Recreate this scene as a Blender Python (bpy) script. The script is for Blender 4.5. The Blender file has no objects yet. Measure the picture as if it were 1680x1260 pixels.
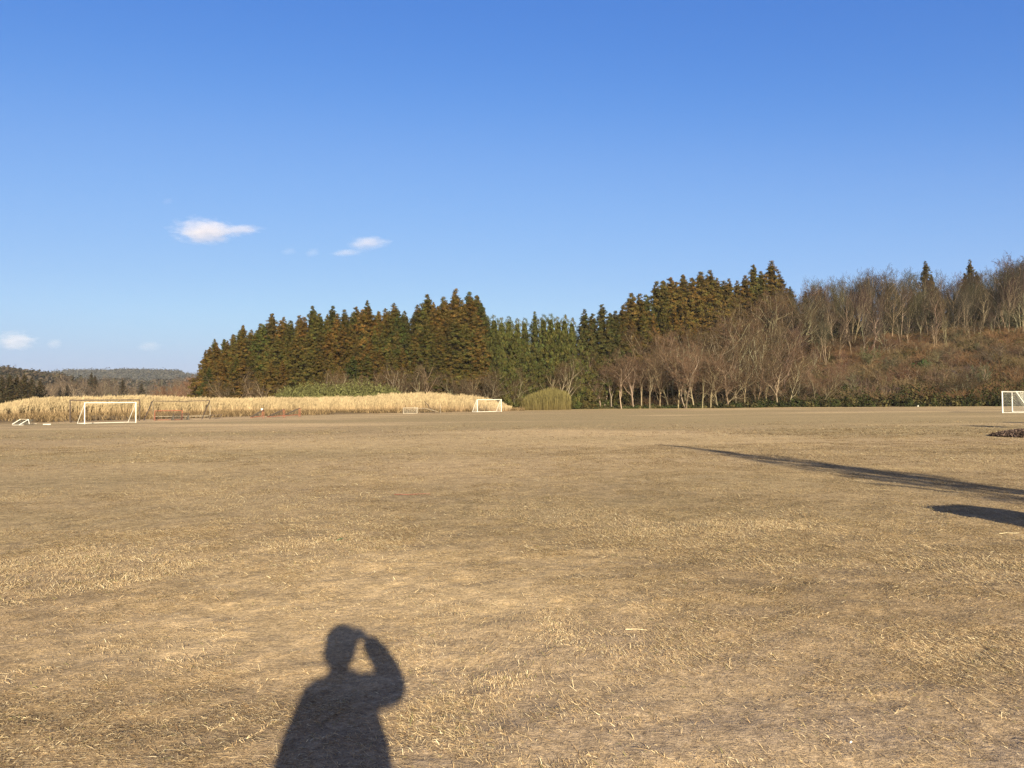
import bpy, math, random
import numpy as np
from mathutils import Matrix, Vector

S = bpy.context.scene
COL = S.collection
rnd = random.Random(7)
rng = np.random.default_rng(11)
R = math.radians

# ------------------------------------------------------------------ camera
CAMH, PITCH, ROLL, FPX = 1.6, 1.43, -0.6, 1222.0
cam_d = bpy.data.cameras.new('camera'); cam = bpy.data.objects.new('camera', cam_d); COL.objects.link(cam)
cam_d.sensor_width = 36.0; cam_d.lens = 36.0 * FPX / 1680.0
cam_d.clip_start = 0.05; cam_d.clip_end = 30000
cam.matrix_world = (Matrix.Translation((0, 0, CAMH)) @ Matrix.Rotation(R(90 + PITCH), 4, 'X') @ Matrix.Rotation(R(ROLL), 4, 'Z'))
S.camera = cam
CR = np.array((Matrix.Rotation(R(90 + PITCH), 3, 'X') @ Matrix.Rotation(R(ROLL), 3, 'Z')))

def ray(x, y):
    d = CR @ np.array([(x - 840) / FPX, -(y - 630) / FPX, -1.0]); return d / np.linalg.norm(d)
def at(x, y):                     # ground point seen at photo pixel
    d = ray(x, y); t = -CAMH / d[2]; return np.array([d[0] * t, d[1] * t])
def at_depth(x, Y, y=661):        # world X of pixel column x at depth Y
    d = ray(x, y); return d[0] / d[1] * Y
def z_at(x, y, Y):                # world height of pixel (x, y) at depth Y
    d = ray(x, y); return CAMH + d[2] / d[1] * Y

# ------------------------------------------------------------------ light
anti = ray(573, 1037)                       # straight away from the sun
SUN = -anti
elev = math.asin(SUN[2]); azim = math.atan2(SUN[0], SUN[1])   # azimuth from +Y towards +X
sun_d = bpy.data.lights.new('sun', 'SUN'); sun = bpy.data.objects.new('sun', sun_d); COL.objects.link(sun)
sun_d.energy = 5.0; sun_d.angle = R(0.53); sun_d.color = (1.0, 0.85, 0.58)
sun.rotation_euler = Vector(SUN).to_track_quat('Z', 'Y').to_euler()
sun.location = (20, -30, 30)
W = bpy.data.worlds.new('World'); S.world = W; W.use_nodes = True
nt = W.node_tree; nt.nodes.clear()
sky = nt.nodes.new('ShaderNodeTexSky'); sky.sky_type = 'NISHITA'; sky.sun_disc = False
sky.sun_elevation = elev; sky.sun_rotation = azim
sky.altitude = 50; sky.air_density = 1.0; sky.dust_density = 0.6; sky.ozone_density = 3.0
EXPO = 1.6
bg = nt.nodes.new('ShaderNodeBackground'); bg.inputs['Strength'].default_value = 0.1
ow = nt.nodes.new('ShaderNodeOutputWorld')
# response of the photograph's sky: deeper blue overhead, pale low haze
def vmath(op, a, b):
    x = nt.nodes.new('ShaderNodeVectorMath'); x.operation = op
    nt.links.new(a, x.inputs[0]); x.inputs[1].default_value = b; return x.outputs[0]
sv = vmath('MULTIPLY', sky.outputs[0], (.137, .137, .137))
cv = nt.nodes.new('ShaderNodeRGBCurve'); cv.mapping.extend = 'HORIZONTAL'
for ch, pts in enumerate((((.143, .080), (.249, .209), (.42, .345), (.69, .52), (1, .80)), ((.27, .246), (.456, .434), (.70, .585), (1, .76)), ((.30, .50), (.495, .716), (.754, .88), (1, .93)))):
    c_ = cv.mapping.curves[ch]; c_.points[0].location = (0, 0); c_.points[1].location = pts[-1]
    for q in pts[:-1]: c_.points.new(*q)
cv.mapping.update(); nt.links.new(sv, cv.inputs['Color'])
geo = nt.nodes.new('ShaderNodeTexCoord'); sep = nt.nodes.new('ShaderNodeSeparateXYZ'); nt.links.new(geo.outputs['Generated'], sep.inputs[0])
mr = nt.nodes.new('ShaderNodeMapRange'); mr.interpolation_type = 'SMOOTHSTEP'
for i, q in ((1, -.01), (2, .13), (3, .92), (4, 0)): mr.inputs[i].default_value = q
nt.links.new(sep.outputs['Z'], mr.inputs[0])
mx = nt.nodes.new('ShaderNodeMix'); mx.data_type = 'RGBA'; mx.inputs[7].default_value = (.30, .40, .65, 1)
nt.links.new(mr.outputs[0], mx.inputs[0]); nt.links.new(cv.outputs[0], mx.inputs[6])
# sky on the sun's side, behind the camera, greyed and dimmed to darken shadows
dt = nt.nodes.new('ShaderNodeVectorMath'); dt.operation = 'DOT_PRODUCT'; nt.links.new(geo.outputs['Generated'], dt.inputs[0]); dt.inputs[1].default_value = tuple(SUN)
mr2 = nt.nodes.new('ShaderNodeMapRange'); mr2.interpolation_type = 'SMOOTHSTEP'
for i, q in ((1, -.15), (2, .75), (3, 0), (4, 1)): mr2.inputs[i].default_value = q
nt.links.new(dt.outputs['Value'], mr2.inputs[0])
mx2 = nt.nodes.new('ShaderNodeMix'); mx2.data_type = 'RGBA'; mx2.inputs[7].default_value = (.30, .285, .27, 1)
nt.links.new(mr2.outputs[0], mx2.inputs[0]); nt.links.new(mx.outputs[2], mx2.inputs[6]); mx = mx2
k_ = 10.0 / 2 ** EXPO
nt.links.new(vmath('MULTIPLY', mx.outputs[2], (k_, k_, k_)), bg.inputs['Color']); nt.links.new(bg.outputs[0], ow.inputs['Surface'])
S.view_settings.view_transform = 'Standard'; S.view_settings.look = 'None'
S.view_settings.exposure = EXPO; S.view_settings.gamma = 1.0; S.view_settings.use_curve_mapping = False
S.cycles.use_denoising = True; S.cycles.denoiser = 'OPENIMAGEDENOISE'; S.cycles.denoising_input_passes = 'RGB_ALBEDO_NORMAL'; S.cycles.denoising_prefilter = 'NONE'; S.cycles.use_adaptive_sampling = False; S.cycles.max_bounces = 5; S.cycles.diffuse_bounces = 2; S.cycles.glossy_bounces = 2
S.cycles.transmission_bounces = 3; S.cycles.transparent_max_bounces = 6; S.cycles.volume_bounces = 4

# ------------------------------------------------------------------ helpers
def mesh_np(name, V, F, cols=None, smooth=False):
    """V (n,3); F one array or list of arrays of polygons with equal corner count"""
    if not isinstance(F, (list, tuple)): F = [F]
    V = np.asarray(V, dtype=np.float32)
    me = bpy.data.meshes.new(name)
    nl = sum(f.size for f in F); npoly = sum(len(f) for f in F)
    me.vertices.add(len(V)); me.vertices.foreach_set('co', V.ravel())
    me.loops.add(nl); me.polygons.add(npoly)
    me.loops.foreach_set('vertex_index', np.concatenate([f.ravel() for f in F]).astype(np.int32))
    tot = np.concatenate([np.full(len(f), f.shape[1]) for f in F]).astype(np.int32)
    st = np.concatenate([[0], np.cumsum(tot)[:-1]]).astype(np.int32)
    me.polygons.foreach_set('loop_start', st)
    try: me.polygons.foreach_set('loop_total', tot)
    except Exception: pass
    me.polygons.foreach_set('use_smooth', np.full(npoly, smooth))
    if cols is not None:
        ca = me.color_attributes.new(name='Col', type='FLOAT_COLOR', domain='POINT')
        c = np.ones((len(V), 4), dtype=np.float32); c[:, :3] = cols
        ca.data.foreach_set('color', c.ravel())
    me.update(calc_edges=True)
    return me

def obj(name, me, mat=None, parent=None, loc=None, **props):
    o = bpy.data.objects.new(name, me); COL.objects.link(o)
    if mat and not me.materials: me.materials.append(mat)
    if parent: o.parent = parent
    if loc is not None: o.location = loc
    for k, v in props.items(): o[k] = v
    return o

def empty(name, loc, rotz=0, **props):
    o = bpy.data.objects.new(name, None); COL.objects.link(o)
    o.location = loc; o.rotation_euler = (0, 0, rotz); o.empty_display_size = 0.2
    for k, v in props.items(): o[k] = v
    return o

def hash2(ix, iy, s):
    h = (ix.astype(np.int64) * 374761393 + iy.astype(np.int64) * 668265263 + s * 974711) & 0x7fffffff
    h = ((h ^ (h >> 13)) * 1274126177) & 0x7fffffff
    h = (h ^ (h >> 16)) & 0xffff
    return h / 65535.0
def vnoise(x, y, s=0):
    ix = np.floor(x); iy = np.floor(y); fx = x - ix; fy = y - iy
    fx = fx * fx * (3 - 2 * fx); fy = fy * fy * (3 - 2 * fy)
    a = hash2(ix, iy, s); b = hash2(ix + 1, iy, s); c = hash2(ix, iy + 1, s); d = hash2(ix + 1, iy + 1, s)
    return (a * (1 - fx) + b * fx) * (1 - fy) + (c * (1 - fx) + d * fx) * fy
def fbm(x, y, sc, oct=4, s=0):
    v = 0; a = 0.5; t = 0
    for i in range(oct):
        v = v + a * vnoise(x / sc + 17.3 * i, y / sc - 9.1 * i, s + i); t += a; a *= 0.5; sc *= 0.5
    return v / t
def sstep(a, b, x):
    t = np.clip((x - a) / (b - a), 0, 1); return t * t * (3 - 2 * t)

# tubes from arrays of segments
def tubes(P0, P1, r0, r1, sides=3):
    P0 = np.asarray(P0, float); P1 = np.asarray(P1, float); r0 = np.asarray(r0, float); r1 = np.asarray(r1, float)
    d = P1 - P0; L = np.linalg.norm(d, axis=1, keepdims=True) + 1e-9; d = d / L
    up = np.where(np.abs(d[:, 2:3]) > 0.9, np.array([[1.0, 0, 0]]), np.array([[0, 0, 1.0]]))
    u = np.cross(d, up); u /= np.linalg.norm(u, axis=1, keepdims=True) + 1e-9
    w = np.cross(d, u)
    n = len(P0); V = np.zeros((n, 2 * sides, 3))
    for k in range(sides):
        a = 2 * math.pi * k / sides
        off = u * math.cos(a) + w * math.sin(a)
        V[:, k] = P0 + off * r0[:, None]; V[:, sides + k] = P1 + off * r1[:, None]
    base = (np.arange(n) * 2 * sides)[:, None]
    F = np.concatenate([base + np.array([[k, (k + 1) % sides, sides + (k + 1) % sides, sides + k]]) for k in range(sides)])
    caps = []
    if sides > 3:
        caps = [base + np.array([list(range(sides))[::-1]]), base + np.array([list(range(sides, 2 * sides))])]
    return V.reshape(-1, 3), [F] + caps
def tube_mesh(name, segs, sides=8, cols=None):
    P0, P1, r0, r1 = zip(*segs)
    V, F = tubes(P0, P1, r0, r1, sides)
    return mesh_np(name, V, F, cols, smooth=False)
def bar(name, pts, r, mat, parent, sides=8, **props):
    """a bent pipe through pts as one mesh with sphere-ish joints"""
    pts = [np.array(p, float) for p in pts]
    segs = [(a, b, r, r) for a, b in zip(pts[:-1], pts[1:])]
    for p in pts[1:-1]:
        segs.append((p - np.array([0, 0, r]), p + np.array([0, 0, r]), r * 1.02, r * 1.02))
    return obj(name, tube_mesh(name, segs, sides), mat, parent, **props)

def quads(C, N, sx, sy, spin=None):
    """leaf quads at centres C with normals N and half-sizes"""
    n = len(C); N = N / (np.linalg.norm(N, axis=1, keepdims=True) + 1e-9)
    t = rng.normal(size=(n, 3)) if spin is None else spin
    u = np.cross(N, t); u /= np.linalg.norm(u, axis=1, keepdims=True) + 1e-9
    w = np.cross(N, u)
    sx = np.broadcast_to(sx, (n,))[:, None]; sy = np.broadcast_to(sy, (n,))[:, None]
    V = np.stack([C - u * sx, C - w * sy, C + u * sx, C + w * sy], axis=1)
    F = np.arange(n * 4).reshape(n, 4)
    return V.reshape(-1, 3), F

# ------------------------------------------------------------------ materials
def mat_new(name):
    m = bpy.data.materials.new(name); m.use_nodes = True
    n = m.node_tree; n.nodes.clear(); out = n.nodes.new('ShaderNodeOutputMaterial')
    return m, n, out
def node(n, t, **kw):
    x = n.nodes.new(t)
    for k, v in kw.items():
        if hasattr(x, k): setattr(x, k, v)
        else: x.inputs[k].default_value = v
    return x
def paint(name, color, rough=0.5, var=0.25, scale=6.0, dirt=None, metal=0.0):
    m, n, out = mat_new(name)
    b = node(n, 'ShaderNodeBsdfPrincipled'); b.inputs['Roughness'].default_value = rough; b.inputs['Metallic'].default_value = metal
    tc = node(n, 'ShaderNodeTexCoord'); no = node(n, 'ShaderNodeTexNoise'); no.inputs['Scale'].default_value = scale; no.inputs['Detail'].default_value = 6
    n.links.new(tc.outputs['Object'], no.inputs['Vector'])
    rp = node(n, 'ShaderNodeValToRGB'); n.links.new(no.outputs['Fac'], rp.inputs['Fac'])
    d = dirt or tuple(c * (1 - var) for c in color)
    rp.color_ramp.elements[0].position = 0.35; rp.color_ramp.elements[0].color = (*d, 1)
    rp.color_ramp.elements[1].position = 0.6; rp.color_ramp.elements[1].color = (*color, 1)
    n.links.new(rp.outputs[0], b.inputs['Base Color']); n.links.new(b.outputs[0], out.inputs['Surface'])
    return m
def plant(name, trans=0.15, noise_scale=3.0, amt=0.35, rough=0.8):
    """vertex colour x object colour with procedural variation"""
    m, n, out = mat_new(name)
    at_ = node(n, 'ShaderNodeAttribute', attribute_name='Col'); oi = node(n, 'ShaderNodeObjectInfo')
    mx = node(n, 'ShaderNodeMix', data_type='RGBA', blend_type='MULTIPLY'); mx.inputs[0].default_value = 1
    n.links.new(at_.outputs['Color'], mx.inputs[6]); n.links.new(oi.outputs['Color'], mx.inputs[7])
    tc = node(n, 'ShaderNodeTexCoord'); no = node(n, 'ShaderNodeTexNoise'); no.inputs['Scale'].default_value = noise_scale; no.inputs['Detail'].default_value = 3
    n.links.new(tc.outputs['Object'], no.inputs['Vector'])
    mr = node(n, 'ShaderNodeMapRange'); mr.inputs[1].default_value = 0.3; mr.inputs[2].default_value = 0.7; mr.inputs[3].default_value = 1 - amt; mr.inputs[4].default_value = 1 + amt
    n.links.new(no.outputs['Fac'], mr.inputs[0])
    m2 = node(n, 'ShaderNodeVectorMath', operation='SCALE'); n.links.new(mx.outputs[2], m2.inputs[0]); n.links.new(mr.outputs[0], m2.inputs['Scale'])
    df = node(n, 'ShaderNodeBsdfDiffuse'); n.links.new(m2.outputs[0], df.inputs['Color'])
    if trans > 0:
        tr = node(n, 'ShaderNodeBsdfTranslucent'); n.links.new(m2.outputs[0], tr.inputs['Color'])
        ms = node(n, 'ShaderNodeMixShader'); ms.inputs[0].default_value = trans
        n.links.new(df.outputs[0], ms.inputs[1]); n.links.new(tr.outputs[0], ms.inputs[2]); n.links.new(ms.outputs[0], out.inputs['Surface'])
    else: n.links.new(df.outputs[0], out.inputs['Surface'])
    return m
M_leaf = plant('leaf', 0.12); M_wood = plant('bark', 0.0, 5.0, 0.3); M_straw = plant('straw', 0.25, 1.5, 0.15)
M_white = paint('white_paint', (0.60, 0.60, 0.58), 0.5, 0.2)
M_rust = paint('dull_grey_steel', (0.040, 0.034, 0.030), 0.7, 0.4, 8, (0.07, 0.04, 0.028))
M_orange = paint('orange_paint', (0.22, 0.065, 0.032), 0.6, 0.3, 8, (0.10, 0.04, 0.025))
M_net_w = paint('white_net', (0.55, 0.55, 0.52), 0.9, 0.2)
M_net_d = paint('dark_net', (0.06, 0.06, 0.055), 0.9, 0.2)
M_pale = paint('weathered_grey_paint', (0.34, 0.30, 0.25), 0.7, 0.35, 9)

# ------------------------------------------------------------------ terrain
def col_of(X, Y): return 840 + FPX * X / np.maximum(Y, 1e-3)     # photo column of an azimuth
EPX = [-3000, -400, 0, 200, 500, 660, 800, 850, 1000, 1200, 1400, 1680, 2200, 5000]
EY = [20, 60, 72, 87, 112, 124, 140, 158, 164, 154, 146, 130, 110, 40]
RPX = [-400, 0, 200, 500, 700, 830]; RY = [92, 106, 115, 126, 136, 143]
def tedge(X, Y):
    return np.where(Y > 1, Y - np.interp(col_of(X, Y), EPX, EY), -50)
def height(X, Y):
    X = np.asarray(X, float); Y = np.asarray(Y, float)
    t = tedge(X, Y)
    A = 17.5 * sstep(2, 84, X)
    h = A * sstep(2, 64, t)
    h = h + sstep(0, 8, t) * (fbm(X, Y, 9, 3, 5) - 0.4) * (0.7 + 0.1 * A)
    # gentle bank between the pitch and the reeds
    h = h + np.where(X < 5, 0.25 * sstep(0, 10, t), 0)
    # turf relief
    near = 1 - sstep(8, 30, np.hypot(X, Y))
    h = h + (fbm(X, Y, 3.0, 3, 21) - 0.5) * 0.05 + near * ((fbm(X, Y, 0.45, 3, 31) - 0.5) * 0.036 + (fbm(X, Y, 0.13, 2, 41) - 0.5) * 0.017)
    h = h * 1.0 - 0.0
    return h
def grow(start, step0, k, end):
    out = [start]; s = step0
    while out[-1] < end:
        out.append(out[-1] + s); s *= k
    return out
# patches of the pitch, each a place on the field (from the photo's ground points), radii in metres
def patch(x, y, rx, ry): c = at(x, y); return (c[0], c[1], rx, ry)
SAND = [(patch(640, 970, 2.2, 1.8), 1.1), (patch(400, 1030, 1.5, 1.0), .95), (patch(760, 1080, 1.3, .7), .7), (patch(1050, 1130, 1.5, .55), .6), (patch(1100, 1240, 1.5, .5), .6),
        (patch(560, 732, 7, 4), .9), (patch(855, 709, 6, 4), 1.0), (patch(1050, 722, 8, 5), .9), (patch(700, 760, 6, 4), .6), (patch(320, 770, 4, 2), .5),
        (patch(180, 765, 3, 2), .5), (patch(950, 760, 6, 4), .5), (patch(1300, 690, 16, 8), .2), (patch(400, 705, 10, 3), .5), (patch(60, 1080, .5, .25), .7)]
STRAW = [(patch(80, 1190, 1.3, .7), 1.0), (patch(150, 930, 2.6, 2.2), .75), (patch(1520, 870, 3.5, 3.2), .95), (patch(1540, 750, 13, 11), 1.15), (patch(1300, 960, 2.2, 1.6), .7),
         (patch(1500, 1040, 1.6, .9), .9), (patch(650, 800, 4, 4), .7), (patch(350, 880, 3.5, 3), .6), (patch(900, 850, 4, 3), .5), (patch(350, 735, 10, 5), .4), (patch(1100, 900, 3, 2.5), .6),
         (patch(1640, 1130, .8, .6), .5), (patch(340, 1240, .8, .4), .8), (patch(1350, 715, 12, 6), .7)]
OLIVE = [(patch(1000, 830, 6, 4), .7), (patch(1300, 840, 4, 3), .6), (patch(60, 850, 4, 3), .7), (patch(700, 690, 30, 9), .6), (patch(650, 740, 9, 2), .4), (patch(150, 790, 6, 5), .8), (patch(230, 835, 4, 3), .6), (patch(1250, 790, 5, 4), .8), (patch(950, 800, 5, 4), .5), (patch(1300, 683, 50, 22), .85), (patch(500, 692, 24, 9), .8), (patch(100, 706, 14, 6), .8),
         (patch(260, 748, 10, 4), .8), (patch(1600, 690, 18, 8), .7), (patch(960, 680, 30, 14), .7), (patch(1150, 860, 3, 2), .3)]
BROWN = [(patch(120, 1200, 1.5, .75), 1.0), (patch(1060, 850, 4.5, 3.5), .8), (patch(1150, 950, 2.5, 1.6), .7), (patch(1480, 1160, 1.6, .5), .8), (patch(330, 960, 1.8, 1.2), .6), (patch(900, 1010, 1.6, .8), .5), (patch(230, 1170, 1.1, .55), .9), (patch(700, 1200, .5, .4), .8), (patch(900, 900, 3, 1.6), .5), (patch(1200, 860, 3, 2), .4), (patch(980, 1220, .6, .3), .8), (patch(1560, 1080, 1.2, .7), .7),
         (patch(1330, 1010, 1.3, .8), .6), (patch(540, 870, 3, 1.5), .4), (patch(40, 1085, .5, .3), .6)]
GRIT = [(patch(1300, 1190, 2.2, .7), .9), (patch(1600, 1230, 1.2, .5), .9), (patch(1000, 1230, 1.4, .5), .7), (patch(800, 1130, 1.0, .5), .5), (patch(1100, 1080, 1.6, .7), .6)]
def psum(L, X, Y):
    v = np.zeros_like(X)
    jx = X + (fbm(X, Y, 1.6, 3, 61) - .5) * (0.6 + 0.10 * Y); jy = Y + (fbm(X, Y, 1.3, 3, 71) - .5) * (0.5 + 0.12 * Y)
    for (cx, cy, rx, ry), a in L:
        v = np.maximum(v, a * np.exp(-(((jx - cx) / rx) ** 2 + ((jy - cy) / ry) ** 2)))
    return v
def masks(X, Y):
    n1 = fbm(X, Y, 2.2, 4, 81); n2 = fbm(X * .6, Y, 5.0, 4, 91); n3 = fbm(X * .45, Y, 11.0, 4, 97)
    sand = psum(SAND, X, Y) + 0.9 * np.clip(n2 - .56, 0, 1) * 2
    straw = psum(STRAW, X, Y) + .20 + 1.3 * (n1 - .5)
    olive = psum(OLIVE, X, Y) + 0.8 * np.clip(n3 - .5, 0, 1) * 2
    brown = psum(BROWN, X, Y) * 1.15 + np.clip(n1 * .5 + n2 * .5 - .50, 0, 1) * 2.2
    t = tedge(X, Y)
    line = 1.3 * np.exp(-((t + 5) / 5) ** 4) * (X > 3)
    sand = sand + line; olive = olive * (1 - .8 * line)
    far = sstep(16, 45, np.hypot(X, Y)); wv = fbm(X * .35, Y, 7.0, 4, 171)
    olive = olive + far * (.30 + 3.4 * (wv - .47)) * (1 - np.clip(psum(SAND, X, Y) * 1.3, 0, 1)); sand = sand + far * np.clip(.50 - wv, 0, 1) * 4.0; brown = brown * (1 - .5 * far)
    return np.clip(straw * (1 - .75 * np.clip(sand, 0, 1)), 0, 1), np.clip(olive, 0, 1), np.clip(sand, 0, 1), np.clip(brown, 0, 1), t

xs = grow(0, .045, 1.0, 6); xs = xs[:-1] + grow(xs[-1], .05, 1.05, 60); xs = xs[:-1] + grow(xs[-1], 2.2, 1.0, 200); xs = xs[:-1] + grow(xs[-1], 3, 1.18, 3800)
xs = np.array(sorted([-a for a in xs[1:]] + xs))
ys = grow(2.6, .045, 1.0, 8.5); ys = ys[:-1] + grow(ys[-1], .05, 1.035, 60); ys = ys[:-1] + grow(ys[-1], 2.0, 1.0, 260); ys = ys[:-1] + grow(ys[-1], 3, 1.16, 3800)
yb = grow(0, .3, 1.12, 1000); ys = np.array([2.6 - a for a in yb[1:]][::-1] + ys)
GX, GY = np.meshgrid(xs, ys); gx = GX.ravel(); gy = GY.ravel()
gz = height(gx, gy)
straw, olive, sand, brown, tt = masks(gx, gy)
nx = len(xs); ny = len(ys)
ii = np.arange(nx * ny).reshape(ny, nx)
GF = np.stack([ii[:-1, :-1], ii[:-1, 1:], ii[1:, 1:], ii[1:, :-1]], axis=-1).reshape(-1, 4)
gme = mesh_np('ground', np.stack([gx, gy, gz], 1), GF, np.stack([straw, olive, sand], 1), smooth=True)
a2 = gme.color_attributes.new(name='Mask', type='FLOAT_COLOR', domain='POINT')
rough_m = sstep(-1.0, 4.0, tt); wood_m = sstep(1, 8, tt) * sstep(-5, 15, gx)
c = np.stack([brown, rough_m, wood_m, psum(GRIT, gx, gy)], 1).astype(np.float32); a2.data.foreach_set('color', c.ravel())

def ground_material():
    m, n, out = mat_new('dry_turf_and_soil'); L = n.links.new
    A = node(n, 'ShaderNodeAttribute', attribute_name='Col'); B = node(n, 'ShaderNodeAttribute', attribute_name='Mask')
    sa = node(n, 'ShaderNodeSeparateColor'); L(A.outputs['Color'], sa.inputs[0]); sb = node(n, 'ShaderNodeSeparateColor'); L(B.outputs['Color'], sb.inputs[0])
    tc = node(n, 'ShaderNodeTexCoord')
    def noise(sc, det=5, rough=.6, vec=None):
        x = node(n, 'ShaderNodeTexNoise'); x.inputs['Scale'].default_value = sc; x.inputs['Detail'].default_value = det; x.inputs['Roughness'].default_value = rough
        L(vec or tc.outputs['Object'], x.inputs['Vector']); return x.outputs['Fac']
    def mixc(f, a, b):
        x = node(n, 'ShaderNodeMix', data_type='RGBA')
        for i, v in ((0, f), (6, a), (7, b)):
            if isinstance(v, (tuple, float, int)): x.inputs[i].default_value = (*v, 1) if isinstance(v, tuple) else v
            else: L(v, x.inputs[i])
        return x.outputs[2]
    def rng_(v, a, b, c_=0., d=1.):
        x = node(n, 'ShaderNodeMapRange'); L(v, x.inputs[0])
        for i, q in ((1, a), (2, b), (3, c_), (4, d)): x.inputs[i].default_value = q
        return x.outputs[0]
    def mul(a, b):
        x = node(n, 'ShaderNodeMath', operation='MULTIPLY')
        for i, v in enumerate((a, b)):
            if isinstance(v, (float, int)): x.inputs[i].default_value = v
            else: L(v, x.inputs[i])
        return x.outputs[0]
    n_d = noise(2.6, 5, .72); n_f = noise(90, 4, .65); n_m = noise(14, 6, .7); n_l = noise(1.7, 6, .65); n_xl = noise(.25, 5, .6); n_g = noise(260, 2, .5)
    # thatch fibres: stretched noise in two directions
    mp = node(n, 'ShaderNodeMapping'); mp.inputs['Scale'].default_value = (12, 75, 40); mp.inputs['Rotation'].default_value = (0, 0, .5); L(tc.outputs['Object'], mp.inputs[0])
    mp2 = node(n, 'ShaderNodeMapping'); mp2.inputs['Scale'].default_value = (70, 14, 40); mp2.inputs['Rotation'].default_value = (0, 0, .9); L(tc.outputs['Object'], mp2.inputs[0])
    fib1 = noise(1.0, 3, .6, mp.outputs[0]); fib2 = noise(1.0, 3, .6, mp2.outputs[0])
    mxf = node(n, 'ShaderNodeMath', operation='MAXIMUM'); L(fib1, mxf.inputs[0]); L(fib2, mxf.inputs[1])
    fib = rng_(mxf.outputs[0], .56, .70)
    soil = mixc(rng_(n_m, .3, .7), (.225, .163, .100), (.390, .288, .182))
    soil = mixc(mul(sb.outputs[0], rng_(n_l, .3, .6)), soil, (.118, .080, .048))
    sandc = mixc(rng_(n_f, .3, .7), (.40, .292, .168), (.53, .400, .242))
    c1 = mixc(mul(sa.outputs[2], rng_(n_m, .2, .55, .55, 1.)), soil, sandc)
    olv = mixc(rng_(n_m, .3, .7), (.210, .165, .086), (.350, .277, .155))
    c2 = mixc(mul(sa.outputs[1], rng_(n_l, .25, .65, .5, 1.)), c1, olv)
    stc = mixc(rng_(n_f, .3, .7), (.38, .292, .17), (.60, .480, .30))
    c3 = mixc(mul(mul(sa.outputs[0], fib), .85), c2, stc)
    c3 = mixc(mul(sa.outputs[0], rng_(n_xl, .4, .7, .0, .35)), c3, (.47, .35, .20))
    dv = node(n, 'ShaderNodeVectorMath', operation='SCALE'); L(c3, dv.inputs[0]); L(rng_(n_d, .36, .64, .80, 1.20), dv.inputs['Scale']); c3 = dv.outputs[0]
    c3 = mixc(mul(B.outputs['Alpha'], rng_(n_l, .2, .5, .45, .9)), c3, mixc(rng_(n_m, .3, .7), (.235, .175, .125), (.43, .335, .24)))
    # rough bank beyond the pitch, then leaf litter under the trees
    rg = mixc(rng_(n_l, .35, .65), (.085, .060, .034), (.20, .145, .080))
    c4 = mixc(sb.outputs[1], c3, rg)
    lit = mixc(rng_(n_l, .35, .65), (.05, .030, .018), (.105, .060, .034))
    c5 = mixc(sb.outputs[2], c4, lit)
    # grains and pebbles
    vo = node(n, 'ShaderNodeTexVoronoi'); vo.inputs['Scale'].default_value = 45; L(tc.outputs['Object'], vo.inputs['Vector'])
    peb = rng_(vo.outputs['Distance'], .06, .12, 1., 0.)
    sc_ = node(n, 'ShaderNodeSeparateColor'); L(vo.outputs['Color'], sc_.inputs[0])
    dk = rng_(sc_.outputs[0], .82, .86); lt = rng_(sc_.outputs[1], .93, .95)
    c6 = mixc(mul(mul(peb, dk), .7), c5, (.06, .04, .028)); c6 = mixc(mul(mul(peb, lt), .7), c6, (.55, .47, .36))
    v = node(n, 'ShaderNodeVectorMath', operation='SCALE'); L(c6, v.inputs[0]); L(mul(rng_(n_g, .3, .7, .68, 1.30), mul(rng_(noise(38, 6, .8), .34, .66, .62, 1.36), rng_(noise(7, 6, .75), .34, .66, .86, 1.14))), v.inputs['Scale'])
    b = node(n, 'ShaderNodeBsdfPrincipled'); b.inputs['Roughness'].default_value = .95; b.inputs['Specular IOR Level'].default_value = .08
    L(v.outputs[0], b.inputs['Base Color'])
    ad = node(n, 'ShaderNodeMath', operation='ADD'); L(n_m, ad.inputs[0]); L(mul(n_f, .35), ad.inputs[1])
    ad2 = node(n, 'ShaderNodeMath', operation='ADD'); L(ad.outputs[0], ad2.inputs[0]); L(mul(fib, .25), ad2.inputs[1])
    bp = node(n, 'ShaderNodeBump'); bp.inputs['Strength'].default_value = .5; bp.inputs['Distance'].default_value = .03; L(ad2.outputs[0], bp.inputs['Height'])
    L(bp.outputs[0], b.inputs['Normal']); L(b.outputs[0], out.inputs['Surface'])
    return m
ground = obj('ground', gme, ground_material(), kind='structure')

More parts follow.
